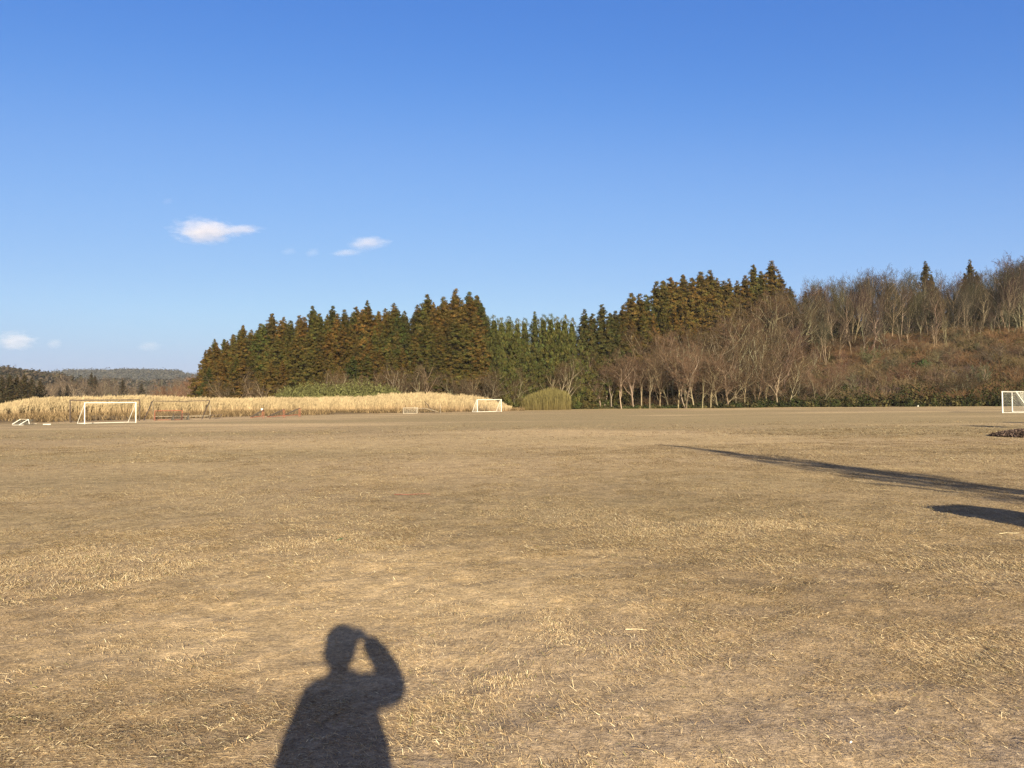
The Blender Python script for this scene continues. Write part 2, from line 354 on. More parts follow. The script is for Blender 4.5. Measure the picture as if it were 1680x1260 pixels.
# ------------------------------------------------------------------ dry grass on the pitch (stuff)
def blades():
    Vs = []; Cs = []; n0 = 0
    P = []; Ls = []; Ws = []; Bs = []
    for (y0, y1, dens, L, Wd, br_) in ((2.9, 6.0, 9500, .028, .0012, 1.05), (6.0, 10, 5600, .032, .0017, .9), (10, 18, 2200, .032, .0023, .72), (18, 32, 900, .044, .0038, .66), (32, 62, 170, .085, .0085, .62)):
        area = (y1 ** 2 - y0 ** 2) * .78
        n = int(area * dens)
        y = np.sqrt(rng.uniform(y0 ** 2, y1 ** 2, n)); x = rng.uniform(-.78, .78, n) * y
        st, ol, sd, br, t = masks(x, y)
        # tufts: density follows a clumpy pattern
        cl = fbm(x, y, .30 + .02 * y0, 3, 131); fade = 1 - sstep(36, 61, y)
        keep = rng.uniform(size=n) < np.clip((st ** 1.3 * 1.5 + .05) * (0.30 + 2.6 * np.clip(cl - .42, 0, 1) * 2), 0.02, 1) * fade
        x = x[keep]; y = y[keep]
        P.append(np.stack([x, y], 1)); Ls.append(L * rng.lognormal(0, .45, len(x))); Ws.append(np.full(len(x), Wd) * rng.uniform(.6, 1.5, len(x))); Bs.append(np.full(len(x), br_))
    run = []
    for _ in range(150):                                 # pale runners: a creeping stem with short side leaves
        y = math.sqrt(rnd.uniform(9, 64)); x = rnd.uniform(-.75, .75) * y; a = rnd.uniform(-.5, 3.6); n_ = rnd.randint(6, 14)
        for q in range(n_):
            x += math.cos(a) * .018; y += math.sin(a) * .018; a += rnd.gauss(0, .18)
            run += [(x, y, a), (x, y, a + rnd.choice((-.9, .9)))]
    run = np.array(run)
    P = np.concatenate(P); nr = len(run); P = np.concatenate([P, run[:, :2]]); Ls.append(np.full(nr, .030)); Ws.append(np.full(nr, .0016)); Bs.append(np.full(nr, 1.25)); Ln = np.concatenate(Ls)[:, None]; Wd = np.concatenate(Ws)[:, None]
    n = len(P)
    z = height(P[:, 0], P[:, 1])
    base = np.stack([P[:, 0], P[:, 1], z + .002], 1)
    flow = fbm(P[:, 0], P[:, 1], 1.2, 2, 151) * 7 + rng.normal(0, .9, n)
    flow[-nr:] = run[:, 2]
    pit = np.abs(rng.normal(.06, .20, n))
    d = np.stack([np.cos(flow) * np.cos(pit), np.sin(flow) * np.cos(pit), np.sin(pit)], 1)
    side = np.stack([-np.sin(flow), np.cos(flow), np.zeros(n)], 1)
    side += rng.normal(0, .25, (n, 3)); side /= np.linalg.norm(side, axis=1, keepdims=True)
    bend = rng.normal(0, .35, (n, 1))
    mid = base + d * Ln * .55 + np.array([0, 0, 1]) * Ln * .10
    d2 = d + side * bend; d2[:, 2] -= .25
    tip = mid + d2 * Ln * .5; tip[:, 2] = np.maximum(tip[:, 2], z + .003)
    V = np.stack([base - side * Wd, base + side * Wd, mid - side * Wd * .8, mid + side * Wd * .8, tip], 1)
    b = (np.arange(n) * 5)[:, None]
    Q = b + np.array([[0, 1, 3, 2]]); T = b + np.array([[2, 3, 4]])
    k = rng.uniform(size=(n, 1)); k2 = rng.uniform(size=(n, 1))
    c = np.array([[.60, .495, .325]]) * (1 - k) + np.array([[.36, .25, .14]]) * k
    c = np.where(k2 > .90, np.array([[.17, .11, .065]]), c); c = np.where(k2 < .06, np.array([[.74, .65, .46]]), c); c = np.where((k2 < .64) & (k2 > .60), np.array([[.22, .21, .09]]), c)
    c = c * np.concatenate(Bs)[:, None] * 1.06  # blade colour dimmed with distance to tone down the sun they catch
    return mesh_np('dry_grass', V.reshape(-1, 3), [Q, T], np.repeat(c, 5, axis=0))
obj('dry_grass', blades(), M_straw, kind='stuff', label='short dry straw-coloured grass lying over the bare soil of the pitch')

# ------------------------------------------------------------------ trees
def conifer(H, Rb, seed, ntuft=620, droop=.3, feather=False, base=.05):
    r = np.random.default_rng(seed)
    h = base + (1 - base) * (1 - r.uniform(0, 1, ntuft) ** .62) * 1.0
    h = np.clip(h, base, .985); h[:70] = np.linspace(.72, .995, 70)
    a = r.uniform(0, 2 * math.pi, ntuft)
    lob = 1 + .22 * np.sin(a * 3 + h * 22 + seed) + .15 * np.sin(a * 5 - h * 35)
    if feather: prof = np.minimum(1, (1 - h) * 1.9) ** .7 * (.72 + .28 * np.minimum(1, h * 4))
    else: prof = np.minimum((1 - h) ** .88 * 1.55, 1.0) * (.75 + .25 * np.minimum(1, h * 4))
    rr = Rb * prof * lob * (1 - .45 * r.uniform(0, 1, ntuft) ** 2)
    rr[h > .93] *= .75
    C = np.stack([np.cos(a) * rr, np.sin(a) * rr, h * H - droop * rr * .4], 1)
    ts = (.34 + .40 * r.uniform(size=ntuft)) * (1.18 - .86 * h) * (H / 22) * 1.25
    nl = 44
    d = r.normal(size=(ntuft, nl, 3)); d /= np.linalg.norm(d, axis=2, keepdims=True)
    d[:, :, 2] = d[:, :, 2] * .85 + .18
    out = np.stack([np.cos(a), np.sin(a), np.full(ntuft, .15)], 1)[:, None, :]
    d = d + out * .55
    st = np.array([1.0, 1.0, 1.5 if feather else .85])
    Cq = C[:, None, :] + d * ts[:, None, None] * st * r.uniform(.55, 1.05, (ntuft, nl, 1))
    N = d + r.normal(0, .38, d.shape)
    sz = np.repeat((ts * .265)[:, None], nl, 1) * r.uniform(.55, 1.25, (ntuft, nl))
    if feather:
        V, F = quads(Cq.reshape(-1, 3), N.reshape(-1, 3), sz.ravel() * .48, sz.ravel() * 1.35, spin=np.tile(np.array([[0.3, 0.1, 1.]]), (ntuft * nl, 1)) + r.normal(0, .35, (ntuft * nl, 3)))
    else: V, F = quads(Cq.reshape(-1, 3), N.reshape(-1, 3), sz.ravel() * .8, sz.ravel() * 1.1)
    k = r.uniform(.5, 1.40, ntuft); hue = r.uniform(0, 1, ntuft)[:, None]
    c = k[:, None] * (np.array([[1.14, .93, .9]]) * hue + np.array([[.84, 1.05, 1.0]]) * (1 - hue))
    c = np.repeat(c, nl, axis=0) * r.uniform(.8, 1.2, (ntuft * nl, 1))
    c = np.repeat(c, 4, axis=0)
    # inner foliage close to the stem, coloured darker for dead leaves and shaded gaps
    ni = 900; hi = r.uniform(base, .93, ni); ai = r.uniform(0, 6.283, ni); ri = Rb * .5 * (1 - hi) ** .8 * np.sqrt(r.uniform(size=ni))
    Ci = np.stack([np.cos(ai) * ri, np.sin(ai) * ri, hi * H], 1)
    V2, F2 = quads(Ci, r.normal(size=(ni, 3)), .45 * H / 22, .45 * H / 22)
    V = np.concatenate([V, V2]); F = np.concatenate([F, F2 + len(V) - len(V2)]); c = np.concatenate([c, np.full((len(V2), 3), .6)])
    crown = mesh_np('crown', V, F, c)
    segs = []; p = np.zeros(3); 
    for i in range(8):
        q = np.array([.12 * math.sin(i + seed), .12 * math.cos(i * 1.3), H * .965 * (i + 1) / 8]); rad = lambda s: (.26 * (1 - s) + .015) * H / 22
        segs.append((p, q, rad(i / 8), rad((i + 1) / 8))); p = q
    for i in range(46):
        hh = r.uniform(.10, .9); aa = r.uniform(0, 6.283); L = Rb * .7 * (1 - hh) ** .8
        segs.append((np.array([0, 0, hh * H]), np.array([math.cos(aa) * L, math.sin(aa) * L, hh * H - .1 * L]), .05, .02))
    V, F = tubes(*zip(*segs), sides=6)
    trunk = mesh_np('trunk', V, F, np.full((len(V), 3), 1.0))
    return trunk, crown

def bare(H, seed, spread=.5, stems=1, lean=0.0, twig=.010, clear=.28, dens=1.0, low=False):
    """leafless deciduous tree: returns trunk mesh (stem and limbs) and crown mesh (branches and twigs)"""
    r = random.Random(seed); limb = []; fine = []
    def go(p, d, L, rad, lev):
        k = (5, 4, 3, 2, 2)[lev]; pts = [p]; dirs = [d]
        for i in range(k):
            w = (.13, .20, .26, .30, .30)[lev]
            d = d + Vector((r.gauss(0, w), r.gauss(0, w), r.gauss(0, w) + (.10, .16, .12, .10, .06)[lev] * (0.3 if low and lev < 2 else 1)))
            d.normalize(); q = p + d * (L / k); ra = rad * (1 - .62 * i / k); rb = rad * (1 - .62 * (i + 1) / k)
            (limb if lev <= 1 else fine).append((tuple(p), tuple(q), max(ra, twig * .8), max(rb, twig * .8)))
            p = q; pts.append(p); dirs.append(d)
        if lev >= 4: return
        n = int(round((10, 7, 6, 5)[lev] * dens * r.uniform(.8, 1.2)))
        for j in range(n):
            s = (clear if lev == 0 else .15) + (1 - (clear if lev == 0 else .15)) * (j + r.random()) / n
            i = min(int(s * k), k - 1); f = s * k - i
            pp = pts[i].lerp(pts[i + 1], f); dd = dirs[i + 1]
            ax = Vector((r.gauss(0, 1), r.gauss(0, 1), r.gauss(0, 1))).cross(dd); ax.normalize()
            ang = r.uniform(.35, .85) * (.75 + spread * .6)
            nd = (dd * math.cos(ang) + ax * math.sin(ang)).normalized()
            cl = L * (.62, .55, .52, .50)[lev] * r.uniform(.65, 1.1) * (1.15 - .45 * s)
            go(pp, nd, cl, rad * (.50, .46, .42, .40)[lev] * (1.1 - .4 * s), lev + 1)
    for s in range(stems):
        a = r.uniform(0, 6.283); sp = (0 if stems == 1 else r.uniform(.15, .5) * (1 + spread))
        d = Vector((math.cos(a) * sp + lean, math.sin(a) * sp, 1)).normalized()
        go(Vector((math.cos(a) * .15 * (stems > 1), math.sin(a) * .15 * (stems > 1), -.2)), d, H * (.86 if stems == 1 else r.uniform(.6, .85)), H * (.0125 if H < 15 else .0095) / (stems ** .3), 0)
    V, F = tubes(*zip(*limb), sides=5); k = np.repeat(np.repeat([1.], 1), len(V))
    tr = mesh_np('trunk', V, F, np.ones((len(V), 3)))
    V, F = tubes(*zip(*fine), sides=3)
    c = np.random.default_rng(seed).uniform(.75, 1.25, len(fine))
    cr = mesh_np('crown', V, F[:1], np.repeat(c, 6)[:, None] * np.ones((1, 3)))
    top = V[:, 2].max()
    return tr, cr, top

CED = [conifer(22, rb, 100 + i, droop=dr) for i, (rb, dr) in enumerate(((3.6, .3), (3.1, .5), (4.2, .2), (3.4, .4), (3.9, .4), (3.0, .2)))]
FEA = [conifer(16, rb, 200 + i, ntuft=330, feather=True, droop=.1) for i, rb in enumerate((3.6, 4.1, 3.3))]
BARE = [bare(13, 300 + i, *a) for i, a in enumerate(((.45, 1), (.7, 1), (.5, 2), (.35, 1), (.8, 3), (.55, 1)))]
TALL = [bare(18, 400 + i, sp, st, 0, .013, cl, dn) for i, (st, sp, cl, dn) in enumerate(((1, .5, .35, 1.15), (2, .45, .35, 1), (1, .35, .3, 1.15), (3, .3, .3, .8), (1, .7, .4, 1.1)))]
BUSH = [bare(5, 500 + i, .6, 5, 0, .010, .1, .75) for i in range(3)]

BUSHY = ('slope brush', 'grove foot', 'red brush')
TREES = []   # (root, kind key, px column, row key, look)
def plant_tree(kind, proto, x, Y, top_y, H0, tint_c, tint_t, look, row, wid=1.0, top=None, sink=0.3, lean=(0, 0), zoff=0.0, H=None, base_z=None):
    X = at_depth(x, Y); zb = float(height(np.array([X]), np.array([Y]))[0]) - sink if base_z is None else base_z
    if H is None: H = max(2.0, z_at(x, top_y, Y) - zb)
    s = H / (top or H0)
    root = empty(kind, (X, Y, zb), rnd.uniform(0, 6.283))
    root.rotation_euler = (lean[0], lean[1], rnd.uniform(0, 6.283))
    root.scale = (s * wid, s * wid, s)
    if row in BUSHY: kind = 'bare_bush'; root.name = 'bare_bush'
    a = obj('trunk', proto[0], M_wood, root); b = obj('crown', proto[1], M_leaf if kind in ('cedar_tree', 'evergreen_tree') else M_wood, root)
    a.color = (*tint_t, 1); b.color = (*tint_c, 1)
    TREES.append([root, kind, x, Y, row, look]); return root

RUST = (.078, .049, .016); OLV = (.066, .051, .016); GRN = (.054, .050, .016); DRK = (.040, .038, .014)
def cedar_tint():
    k = rnd.random(); k2 = rnd.uniform(.8, 1.15)
    if k < .38: c = [a + (b - a) * rnd.random() for a, b in zip(RUST, OLV)]; look = 'rust-tinged'
    elif k < .75: c = [a + (b - a) * rnd.random() for a, b in zip(OLV, GRN)]; look = 'olive-green'
    else: c = [a + (b - a) * rnd.random() for a, b in zip(GRN, DRK)]; look = 'dark green'
    return tuple(v * k2 for v in c), look
def cedar(x, Y, ty, row, tint=None, wid=1.0):
    c, look = tint or cedar_tint(); p = rnd.choice(CED)
    return plant_tree('cedar_tree', p, x, Y, ty, 22, c, (.16, .11, .08), look, row, wid=wid * rnd.uniform(.88, 1.12))
SKY = [(338, 574), (352, 556), (368, 556), (383, 548), (399, 533), (412, 541), (428, 531), (447, 514), (466, 520), (477, 526), (492, 517), (513, 502), (525, 514), (547, 502), (566, 508), (585, 503),
       (604, 493), (622, 510), (634, 506), (648, 497), (664, 510), (687, 500), (702, 483), (712, 496), (729, 487), (749, 474), (760, 492), (772, 479), (784, 484), (793, 503)]
for x, y in SKY: cedar(x, rnd.uniform(170, 178), y, 'skyline', wid=1.2)
sx, sy = zip(*SKY)
for row, (Y, off, st) in {'second': (166, 9, 13), 'middle': (162, 34, 18), 'front': (157, 62, 20), 'lowest': (153, 96, 26)}.items():
    x = 345
    while x < 800:
        cedar(x + rnd.uniform(-4, 4), Y + rnd.uniform(-2, 2), np.interp(x, sx, sy) + off * rnd.uniform(.75, 1.3) * (0.6 if x < 400 else 1), row, wid={'lowest': 1.7, 'front': 1.45}.get(row, 1.25))
        x += st
# green plumed evergreens in the middle
for x, y in [(800, 518), (812, 517), (824, 521), (836, 519), (850, 523), (862, 522), (893, 516), (905, 515), (917, 520), (928, 517), (940, 522)]:
    k = rnd.uniform(.85, 1.15); plant_tree('evergreen_tree', rnd.choice(FEA), x, rnd.uniform(166, 172), y, 16, (.066 * k, .068 * k, .022 * k), (.12, .09, .06), 'feathery green', 'skyline')
cedar(879, 166, 511, 'gap', ((.05, .055, .02), 'small olive'), .8)
for Y, off, st, row in ((160, 24, 16, 'middle'), (155, 58, 18, 'front')):
    x = 765
    while x < 945:
        k = rnd.uniform(.8, 1.2); plant_tree('evergreen_tree', rnd.choice(FEA), x + rnd.uniform(-4, 4), Y + rnd.uniform(-2, 2) + (x > 850) * 6, 520 + off * rnd.uniform(.8, 1.3), 16, (.064 * k, .066 * k, .022 * k), (.12, .09, .06), 'leafy green', row); x += st
# dark cedars at the foot of the hill and up its shoulder
for x, y, Y in [(961, 507, 168), (974, 514, 170), (990, 499, 170), (1003, 513, 172), (1012, 510, 174), (1025, 500, 178), (1038, 481, 182), (1052, 482, 184), (1063, 484, 186), (1080, 462, 188), (1091, 460, 190), (1103, 455, 192),
                (1113, 462, 192), (1124, 450, 194), (1138, 456, 196), (1153, 446, 196), (1168, 443, 198), (1180, 456, 200), (1190, 461, 200), (1199, 457, 202), (1213, 460, 204), (1226, 452, 204), (1240, 434, 206), (1252, 445, 207), (1270, 428, 208), (1284, 450, 208)]:
    c, l = cedar_tint() if x > 1010 else ((.042, .040, .015), 'dark green')
    cedar(x, Y, y, 'hill skyline', (c, l), 1.3)
for x in range(955, 1130, 17):
    cedar(x, 166 + (x - 955) * .12, np.interp(x, [955, 1010, 1040, 1130], [545, 545, 520, 490]) + rnd.uniform(-6, 8), 'hill front', ((.045, .042, .016), 'dark olive') if x < 1020 else None)
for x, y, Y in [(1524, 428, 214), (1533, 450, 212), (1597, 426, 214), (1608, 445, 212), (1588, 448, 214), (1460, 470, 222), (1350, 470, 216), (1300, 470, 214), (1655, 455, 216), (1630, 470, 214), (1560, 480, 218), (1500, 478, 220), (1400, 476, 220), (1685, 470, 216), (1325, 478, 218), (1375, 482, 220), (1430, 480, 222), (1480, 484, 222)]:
    cedar(x, Y, y, 'hill top', ((.055, .044, .020), 'brownish') if y < 455 else ((.030, .030, .014), 'shaded dark'), .95)  # lower cedars tinted dark, shade put into the colour behind bare trunks

def baretint():
    k = rnd.random(); t = rnd.uniform(.75, 1.15)
    cr = tuple((a + (b - a) * k) * t for a, b in zip((.062, .040, .026), (.070, .054, .035)))
    return cr, tuple(v * t * rnd.uniform(.9, 1.1) for v in (.20, .165, .12)), ('reddish brown' if k < .35 else 'tan' if k < .7 else 'grey-brown')
def bare_tree(x, Y, ty, row, protos=BARE, wid=1.0, H0=None, look=None, tint=None, lean=(0, 0), **kw):
    cr, tr, lk = baretint(); p = rnd.choice(protos)
    if row in ('hill foot', 'lower slope', 'middle slope', 'upper slope', 'open slope') and rnd.random() < .36 and not look:
        k = rnd.uniform(.85, 1.25); cr = (.088 * k, .057 * k, .040 * k); tr = tuple(v * .85 for v in tr); lk = 'reddish'; wid *= 1.3
    if tint: cr = tint
    return plant_tree('bare_tree', p, x, Y, ty, None, cr, tr, look or lk, row, wid=wid * rnd.uniform(.9, 1.15), top=p[2], lean=lean, **kw)
# foot of the hill
for i, x in enumerate([948, 962, 985, 1003, 1020, 1040, 1052, 1066, 1082, 1096, 1112, 1126, 1139, 1152, 1166, 1180, 1195, 1208, 1222, 1240, 1258, 1276, 1294]):
    ty = np.interp(x, [948, 985, 1040, 1150, 1290], [610, 590, 582, 572, 585]) + rnd.uniform(-10, 12)
    bare_tree(x, np.interp(x, [948, 1300], [163, 152]) + rnd.uniform(0, 4), ty, 'hill foot', lean=(rnd.uniform(-.07, .07), rnd.uniform(-.07, .07)))
for row, Y, prof, st in (('lower slope', 168, [(990, 572), (1060, 560), (1150, 545), (1300, 560)], 15), ('middle slope', 182, [(1040, 540), (1100, 530), (1200, 510), (1300, 520)], 15), ('upper slope', 196, [(1140, 512), (1200, 492), (1260, 475), (1310, 468)], 13)):
    px_, py_ = zip(*prof); x = px_[0]
    while x < px_[-1]:
        bare_tree(x + rnd.uniform(-5, 5), Y + rnd.uniform(-4, 4), np.interp(x, px_, py_) + rnd.uniform(-12, 14), row); x += st
# grove on the hill top
tx = [1280, 1320, 1345, 1380, 1420, 1465, 1500, 1540, 1580, 1625, 1650, 1690, 1740]; ty_ = [450, 443, 450, 438, 426, 423, 438, 432, 436, 428, 412, 402, 400]
for row, Y, off, st in (('hill crest', 214, 2, 13), ('crest middle', 207, 14, 13), ('crest front', 197, 32, 15), ('crest edge', 186, 74, 19)):
    x = 1285
    while x < 1735:
        bare_tree(x + rnd.uniform(-5, 5), Y + rnd.uniform(-3, 3), np.interp(x, tx, ty_) + off + rnd.uniform(0, 14), row, TALL, wid=.8, tint=tuple(v * rnd.uniform(.8, 1.1) for v in (.052, .041, .031))); x += st
# scattered trees on the open slope and its foot
for x, Y, y in [(1345, 152, 600), (1310, 156, 590), (1372, 160, 590), (1410, 176, 590), (1440, 160, 600), (1510, 188, 545), (1527, 190, 550), (1290, 170, 560), (1330, 175, 565), (1360, 185, 545), (1470, 190, 560), (1565, 185, 560), (1610, 180, 560), (1640, 178, 555), (1672, 170, 560), (1625, 160, 600), (1665, 150, 600)]:
    bare_tree(x, Y, y, 'open slope', wid=.9)
for i in range(70):
    x = rnd.uniform(1290, 1720); Y = rnd.uniform(152, 188)
    bare_tree(x, Y, 0, 'slope brush', BUSH, look='low', wid=1.1, H=rnd.uniform(2.5, 6.0), tint=tuple(v * rnd.uniform(.8, 1.3) for v in (.075, .056, .036)))
wide = [bare(9, 611, .95, 4, -.5, .012, .15, 1.0, True)]
bare_tree(1572, 146, 602, 'open slope', wide, look='pale wide-spreading', wid=1.25)
# brown shrubs behind the reeds, at the grove's foot
for i in range(20):
    x = 545 + i * 16 + rnd.uniform(-6, 6)
    if x > 850: x = 600 + (x - 600) * .7
    bare_tree(x, 147 + rnd.uniform(0, 3) + (x > 800) * 8, rnd.uniform(600, 634), 'grove foot', BUSH + BARE[4:5], look='shrubby brown')
for x, y in [(345, 640), (372, 628), (392, 600), (415, 625), (440, 618), (700, 585), (690, 600), (648, 590), (560, 600), (770, 610), (812, 606), (905, 600), (920, 590), (930, 575)]:
    bare_tree(x, 147 + (x > 850) * 10, y, 'grove foot', look='thin grey-brown')
# woods beyond the reeds
x = -60
while x < 350:
    for row, Y, t0 in (('far wood', 330, 617), ('near wood', 255, 627)):
        yy = np.interp(x, [-60, 0, 60, 130, 180, 250, 320, 350], [618, 618, 620, 612, 618, 628, 612, 606]) + (t0 - 617) + rnd.uniform(-4, 6)
        k = rnd.uniform(.8, 1.1); bare_tree(x + rnd.uniform(-5, 5), Y + rnd.uniform(-15, 15), yy, row, wid=1.15, tint=(.085 * k, .064 * k, .050 * k))
    x += 15
for x in range(255, 350, 11): bare_tree(x, 175 + rnd.uniform(-6, 6), np.interp(x, [255, 300, 350], [634, 622, 610]) + rnd.uniform(-4, 4), 'red brush', BUSH + BARE[:2], look='reddish brown', tint=(.115, .066, .045), wid=1.2)
for x, y, Y in [(-30, 612, 200), (-12, 614, 198), (3, 615, 195), (16, 613, 197), (28, 616, 200), (40, 614, 196), (52, 620, 205), (66, 622, 215), (150, 611, 290), (156, 616, 285), (201, 621, 280), (232, 628, 260), (98, 634, 255), (110, 630, 262)]:
    cedar(x, Y, y, 'beyond reeds', ((.044, .036, .020), 'dark') if x < 80 else ((.042, .034, .024), 'isolated dark'), 1.0 if Y > 240 else 1.2)

# labels that point to each tree by its look, its row and its place along the row
ONES = 'first second third fourth fifth sixth seventh eighth ninth tenth eleventh twelfth thirteenth fourteenth fifteenth sixteenth seventeenth eighteenth nineteenth'.split()
TENS = {2: 'twenty', 3: 'thirty', 4: 'forty', 5: 'fifty', 6: 'sixty', 7: 'seventy'}
TENTH = {2: 'twentieth', 3: 'thirtieth', 4: 'fortieth', 5: 'fiftieth', 6: 'sixtieth', 7: 'seventieth'}
def ordinal(n):
    if n < 20: return ONES[n - 1]
    return TENTH[n // 10] if n % 10 == 0 else TENS[n // 10] + '-' + ONES[n % 10 - 1]
WORDS = {('cedar_tree', 'skyline'): ("{l} pointed cedar, {o} from the distant hills along the cedar grove's skyline", "cedars on the grove skyline"),
 ('cedar_tree', 'middle'): ("{l} cedar, {o} from the distant hills in the grove's middle row", "cedars in the middle of the grove"),
 ('cedar_tree', 'second'): ("{l} cedar, {o} from the distant hills just below the grove's skyline", "cedars just below the grove skyline"),
 ('cedar_tree', 'lowest'): ("low spreading {l} cedar, {o} from the distant hills at the grove's foot", "low cedars at the grove's foot"),
 ('cedar_tree', 'front'): ("{l} cedar facing the reeds, {o} from the distant hills in the grove's front row", "cedars along the front of the grove"),
 ('cedar_tree', 'gap'): ("{l} cedar tip standing among the feathery green evergreens", None),
 ('cedar_tree', 'hill skyline'): ("{l} cedar, {o} from the evergreens on the skyline climbing the hill shoulder", "cedars up the hill shoulder"),
 ('cedar_tree', 'hill front'): ("{l} cedar, {o} from the evergreens in the lower row below the shoulder", "cedars low on the hill shoulder"),
 ('cedar_tree', 'hill top'): ("{l} cedar among the bare hilltop trees, {o} from the hill shoulder", "cedars among the bare hilltop trees"),
 ('cedar_tree', 'beyond reeds'): ("{l} cedar beyond the reeds, {o} conifer counted toward the grove", "conifers beyond the reeds"),
 ('evergreen_tree', 'skyline'): ("{l} evergreen, {o} from the cedar grove on the low middle skyline", "evergreens on the middle skyline"),
 ('evergreen_tree', 'middle'): ("{l} evergreen, {o} from the cedar grove in the second row", "evergreens in the second row"),
 ('evergreen_tree', 'front'): ("{l} evergreen, {o} from the cedar grove in the lowest row behind the goal", "evergreens in the lowest row"),
 ('bare_tree', 'hill foot'): ("{l} leafless tree, {o} from the bamboo clump along the far pitch edge", "bare trees along the foot of the hill"),
 ('bare_tree', 'lower slope'): ("{l} leafless tree, {o} from the dark cedars on the lower slope", "bare trees on the lower slope"),
 ('bare_tree', 'middle slope'): ("{l} leafless tree, {o} from the dark cedars half way up the slope", "bare trees half way up the slope"),
 ('bare_tree', 'upper slope'): ("{l} leafless tree, {o} from the dark cedars just below the shoulder skyline", "bare trees high on the slope"),
 ('bare_tree', 'hill crest'): ("{l} bare tree against the sky, {o} along the hill crest from the cedars", "bare trees on the hill crest"),
 ('bare_tree', 'crest middle'): ("{l} bare tree, {o} from the cedars in the crest grove's second row", "bare trees in the crest grove's second row"),
 ('bare_tree', 'crest front'): ("{l} bare tree with visible trunk, {o} from the cedars fronting the crest grove", "bare trees fronting the crest grove"),
 ('bare_tree', 'crest edge'): ("{l} shorter bare tree, {o} from the cedars where scrub meets the crest grove", "shorter bare trees at the edge of the crest grove"),
 ('bare_tree', 'open slope'): ("{l} leafless tree rising from the brown scrub slope, {o} from the cedars", "bare trees scattered on the scrub slope"),
 ('bare_bush', 'slope brush'): ("{l} many-stemmed bare bush on the brown hillside, {o} from the cedars", "bare bushes on the brown hillside"),
 ('bare_bush', 'grove foot'): ("{l} leafless shrub at the evergreen grove's foot, {o} from the distant hills", "bare growth at the foot of the grove"),
 ('bare_tree', 'far wood'): ("{l} bare tree in the farther wood beyond the reeds, {o} toward the grove", "bare trees of the farther wood"),
 ('bare_tree', 'near wood'): ("{l} bare tree in the wood just beyond the reeds, {o} toward the grove", "bare trees just beyond the reeds"),
 ('bare_bush', 'red brush'): ("{l} bare bush beside the grove's end, {o} toward the grove", "bare trees beside the end of the grove")}
rows = {}
for t in TREES: rows.setdefault((t[1], t[4]), []).append(t)
for key, L in rows.items():
    L.sort(key=lambda t: t[0].location.x / t[0].location.y)
    for i, t in enumerate(L):
        txt, grp = WORDS[key]
        t[0]['label'] = txt.format(l=t[5], o=ordinal(i + 1)); t[0]['category'] = {'cedar_tree': 'cedar', 'evergreen_tree': 'evergreen tree', 'bare_tree': 'bare tree', 'bare_bush': 'bare bush'}[key[0]]
        if grp: t[0]['group'] = grp

# ------------------------------------------------------------------ ground cover (stuff)
def scrub():
    P0 = []; P1 = []; r0 = []; C = []
    n = 5200; k = 0
    X = rng.uniform(5, 190, n); Y = rng.uniform(128, 235, n); t = tedge(X, Y); px = col_of(X, Y)
    ok = (t > 4) & (t < 75) & (px > 930) & (px < 1760); X = X[ok]; Y = Y[ok]; t = t[ok]; px = px[ok]; Z = height(X, Y)
    for x, y, z, tq, p in zip(X, Y, Z, t, px):
        m = 34; s = rng.uniform(1.2, 2.9) * (1.1 if tq < 30 else .85)
        base = np.array([x, y, z - .1]) + rng.normal(0, .35, (m, 3)) * [1, 1, 0]
        d = rng.normal(0, .5, (m, 3)); d[:, 2] = rng.uniform(.5, 1.1, m)
        mid = base + d * s * .5; tip = mid + (d + rng.normal(0, .45, (m, 3)) * [1, 1, .5]) * s * .5
        tip2 = mid + (d + rng.normal(0, .6, (m, 3)) * [1, 1, .5]) * s * .42
        P0 += [base, mid, mid]; P1 += [mid, tip, tip2]; r0.append(np.full(m * 3, .022))
        q = rng.uniform(); w = rng.uniform(.7, 1.25) * (.62 if p < 1290 else 1); red = fbm(np.array([x]), np.array([y]), 26, 2, 7)[0] > .5  # scrub under the trees coloured darker to paint in their shade
        c = np.array([.104, .062, .036]) if red and q < .75 else np.array([.098, .072, .044]) if q < .80 else np.array([.046, .040, .019])
        C.append(np.tile(c * w, (m * 3, 1)))
    P0 = np.concatenate(P0); P1 = np.concatenate(P1); r = np.concatenate(r0)
    V, F = tubes(P0, P1, r, r * .55, 3)
    return mesh_np('scrub', V, F[:1], np.repeat(np.concatenate(C), 6, axis=0))
obj('scrub', scrub(), M_wood, kind='stuff', label='tangled reddish brown leafless scrub covering the open hillside')

def leaf_mass(name, pts, sizes, hgt, cols, nl=60, leaf=.16, up=.4, feath=False):
    """evergreen ground growth: mounds of leaves at ground points"""
    n = len(pts); Z = height(pts[:, 0], pts[:, 1])
    C = np.stack([pts[:, 0], pts[:, 1], Z], 1)[:, None, :]
    d = rng.normal(size=(n, nl, 3)); d /= np.linalg.norm(d, axis=2, keepdims=True); d[:, :, 2] = np.abs(d[:, :, 2])
    q = C + d * np.stack([sizes, sizes, hgt], 1)[:, None, :] * rng.uniform(.5, 1.05, (n, nl, 1))
    N = d + rng.normal(0, .5, d.shape)
    sz = leaf * rng.uniform(.6, 1.4, n * nl)
    if feath: V, F = quads(q.reshape(-1, 3), N.reshape(-1, 3), sz * .4, sz * 1.8, spin=np.array([[0, 0, 1.]]) + rng.normal(0, .35, (n * nl, 3)))
    else: V, F = quads(q.reshape(-1, 3), N.reshape(-1, 3), sz, sz)
    c = np.repeat(cols, nl, axis=0) * rng.uniform(.75, 1.25, (n * nl, 1))
    return mesh_np(name, V, F, np.repeat(c, 4, axis=0))
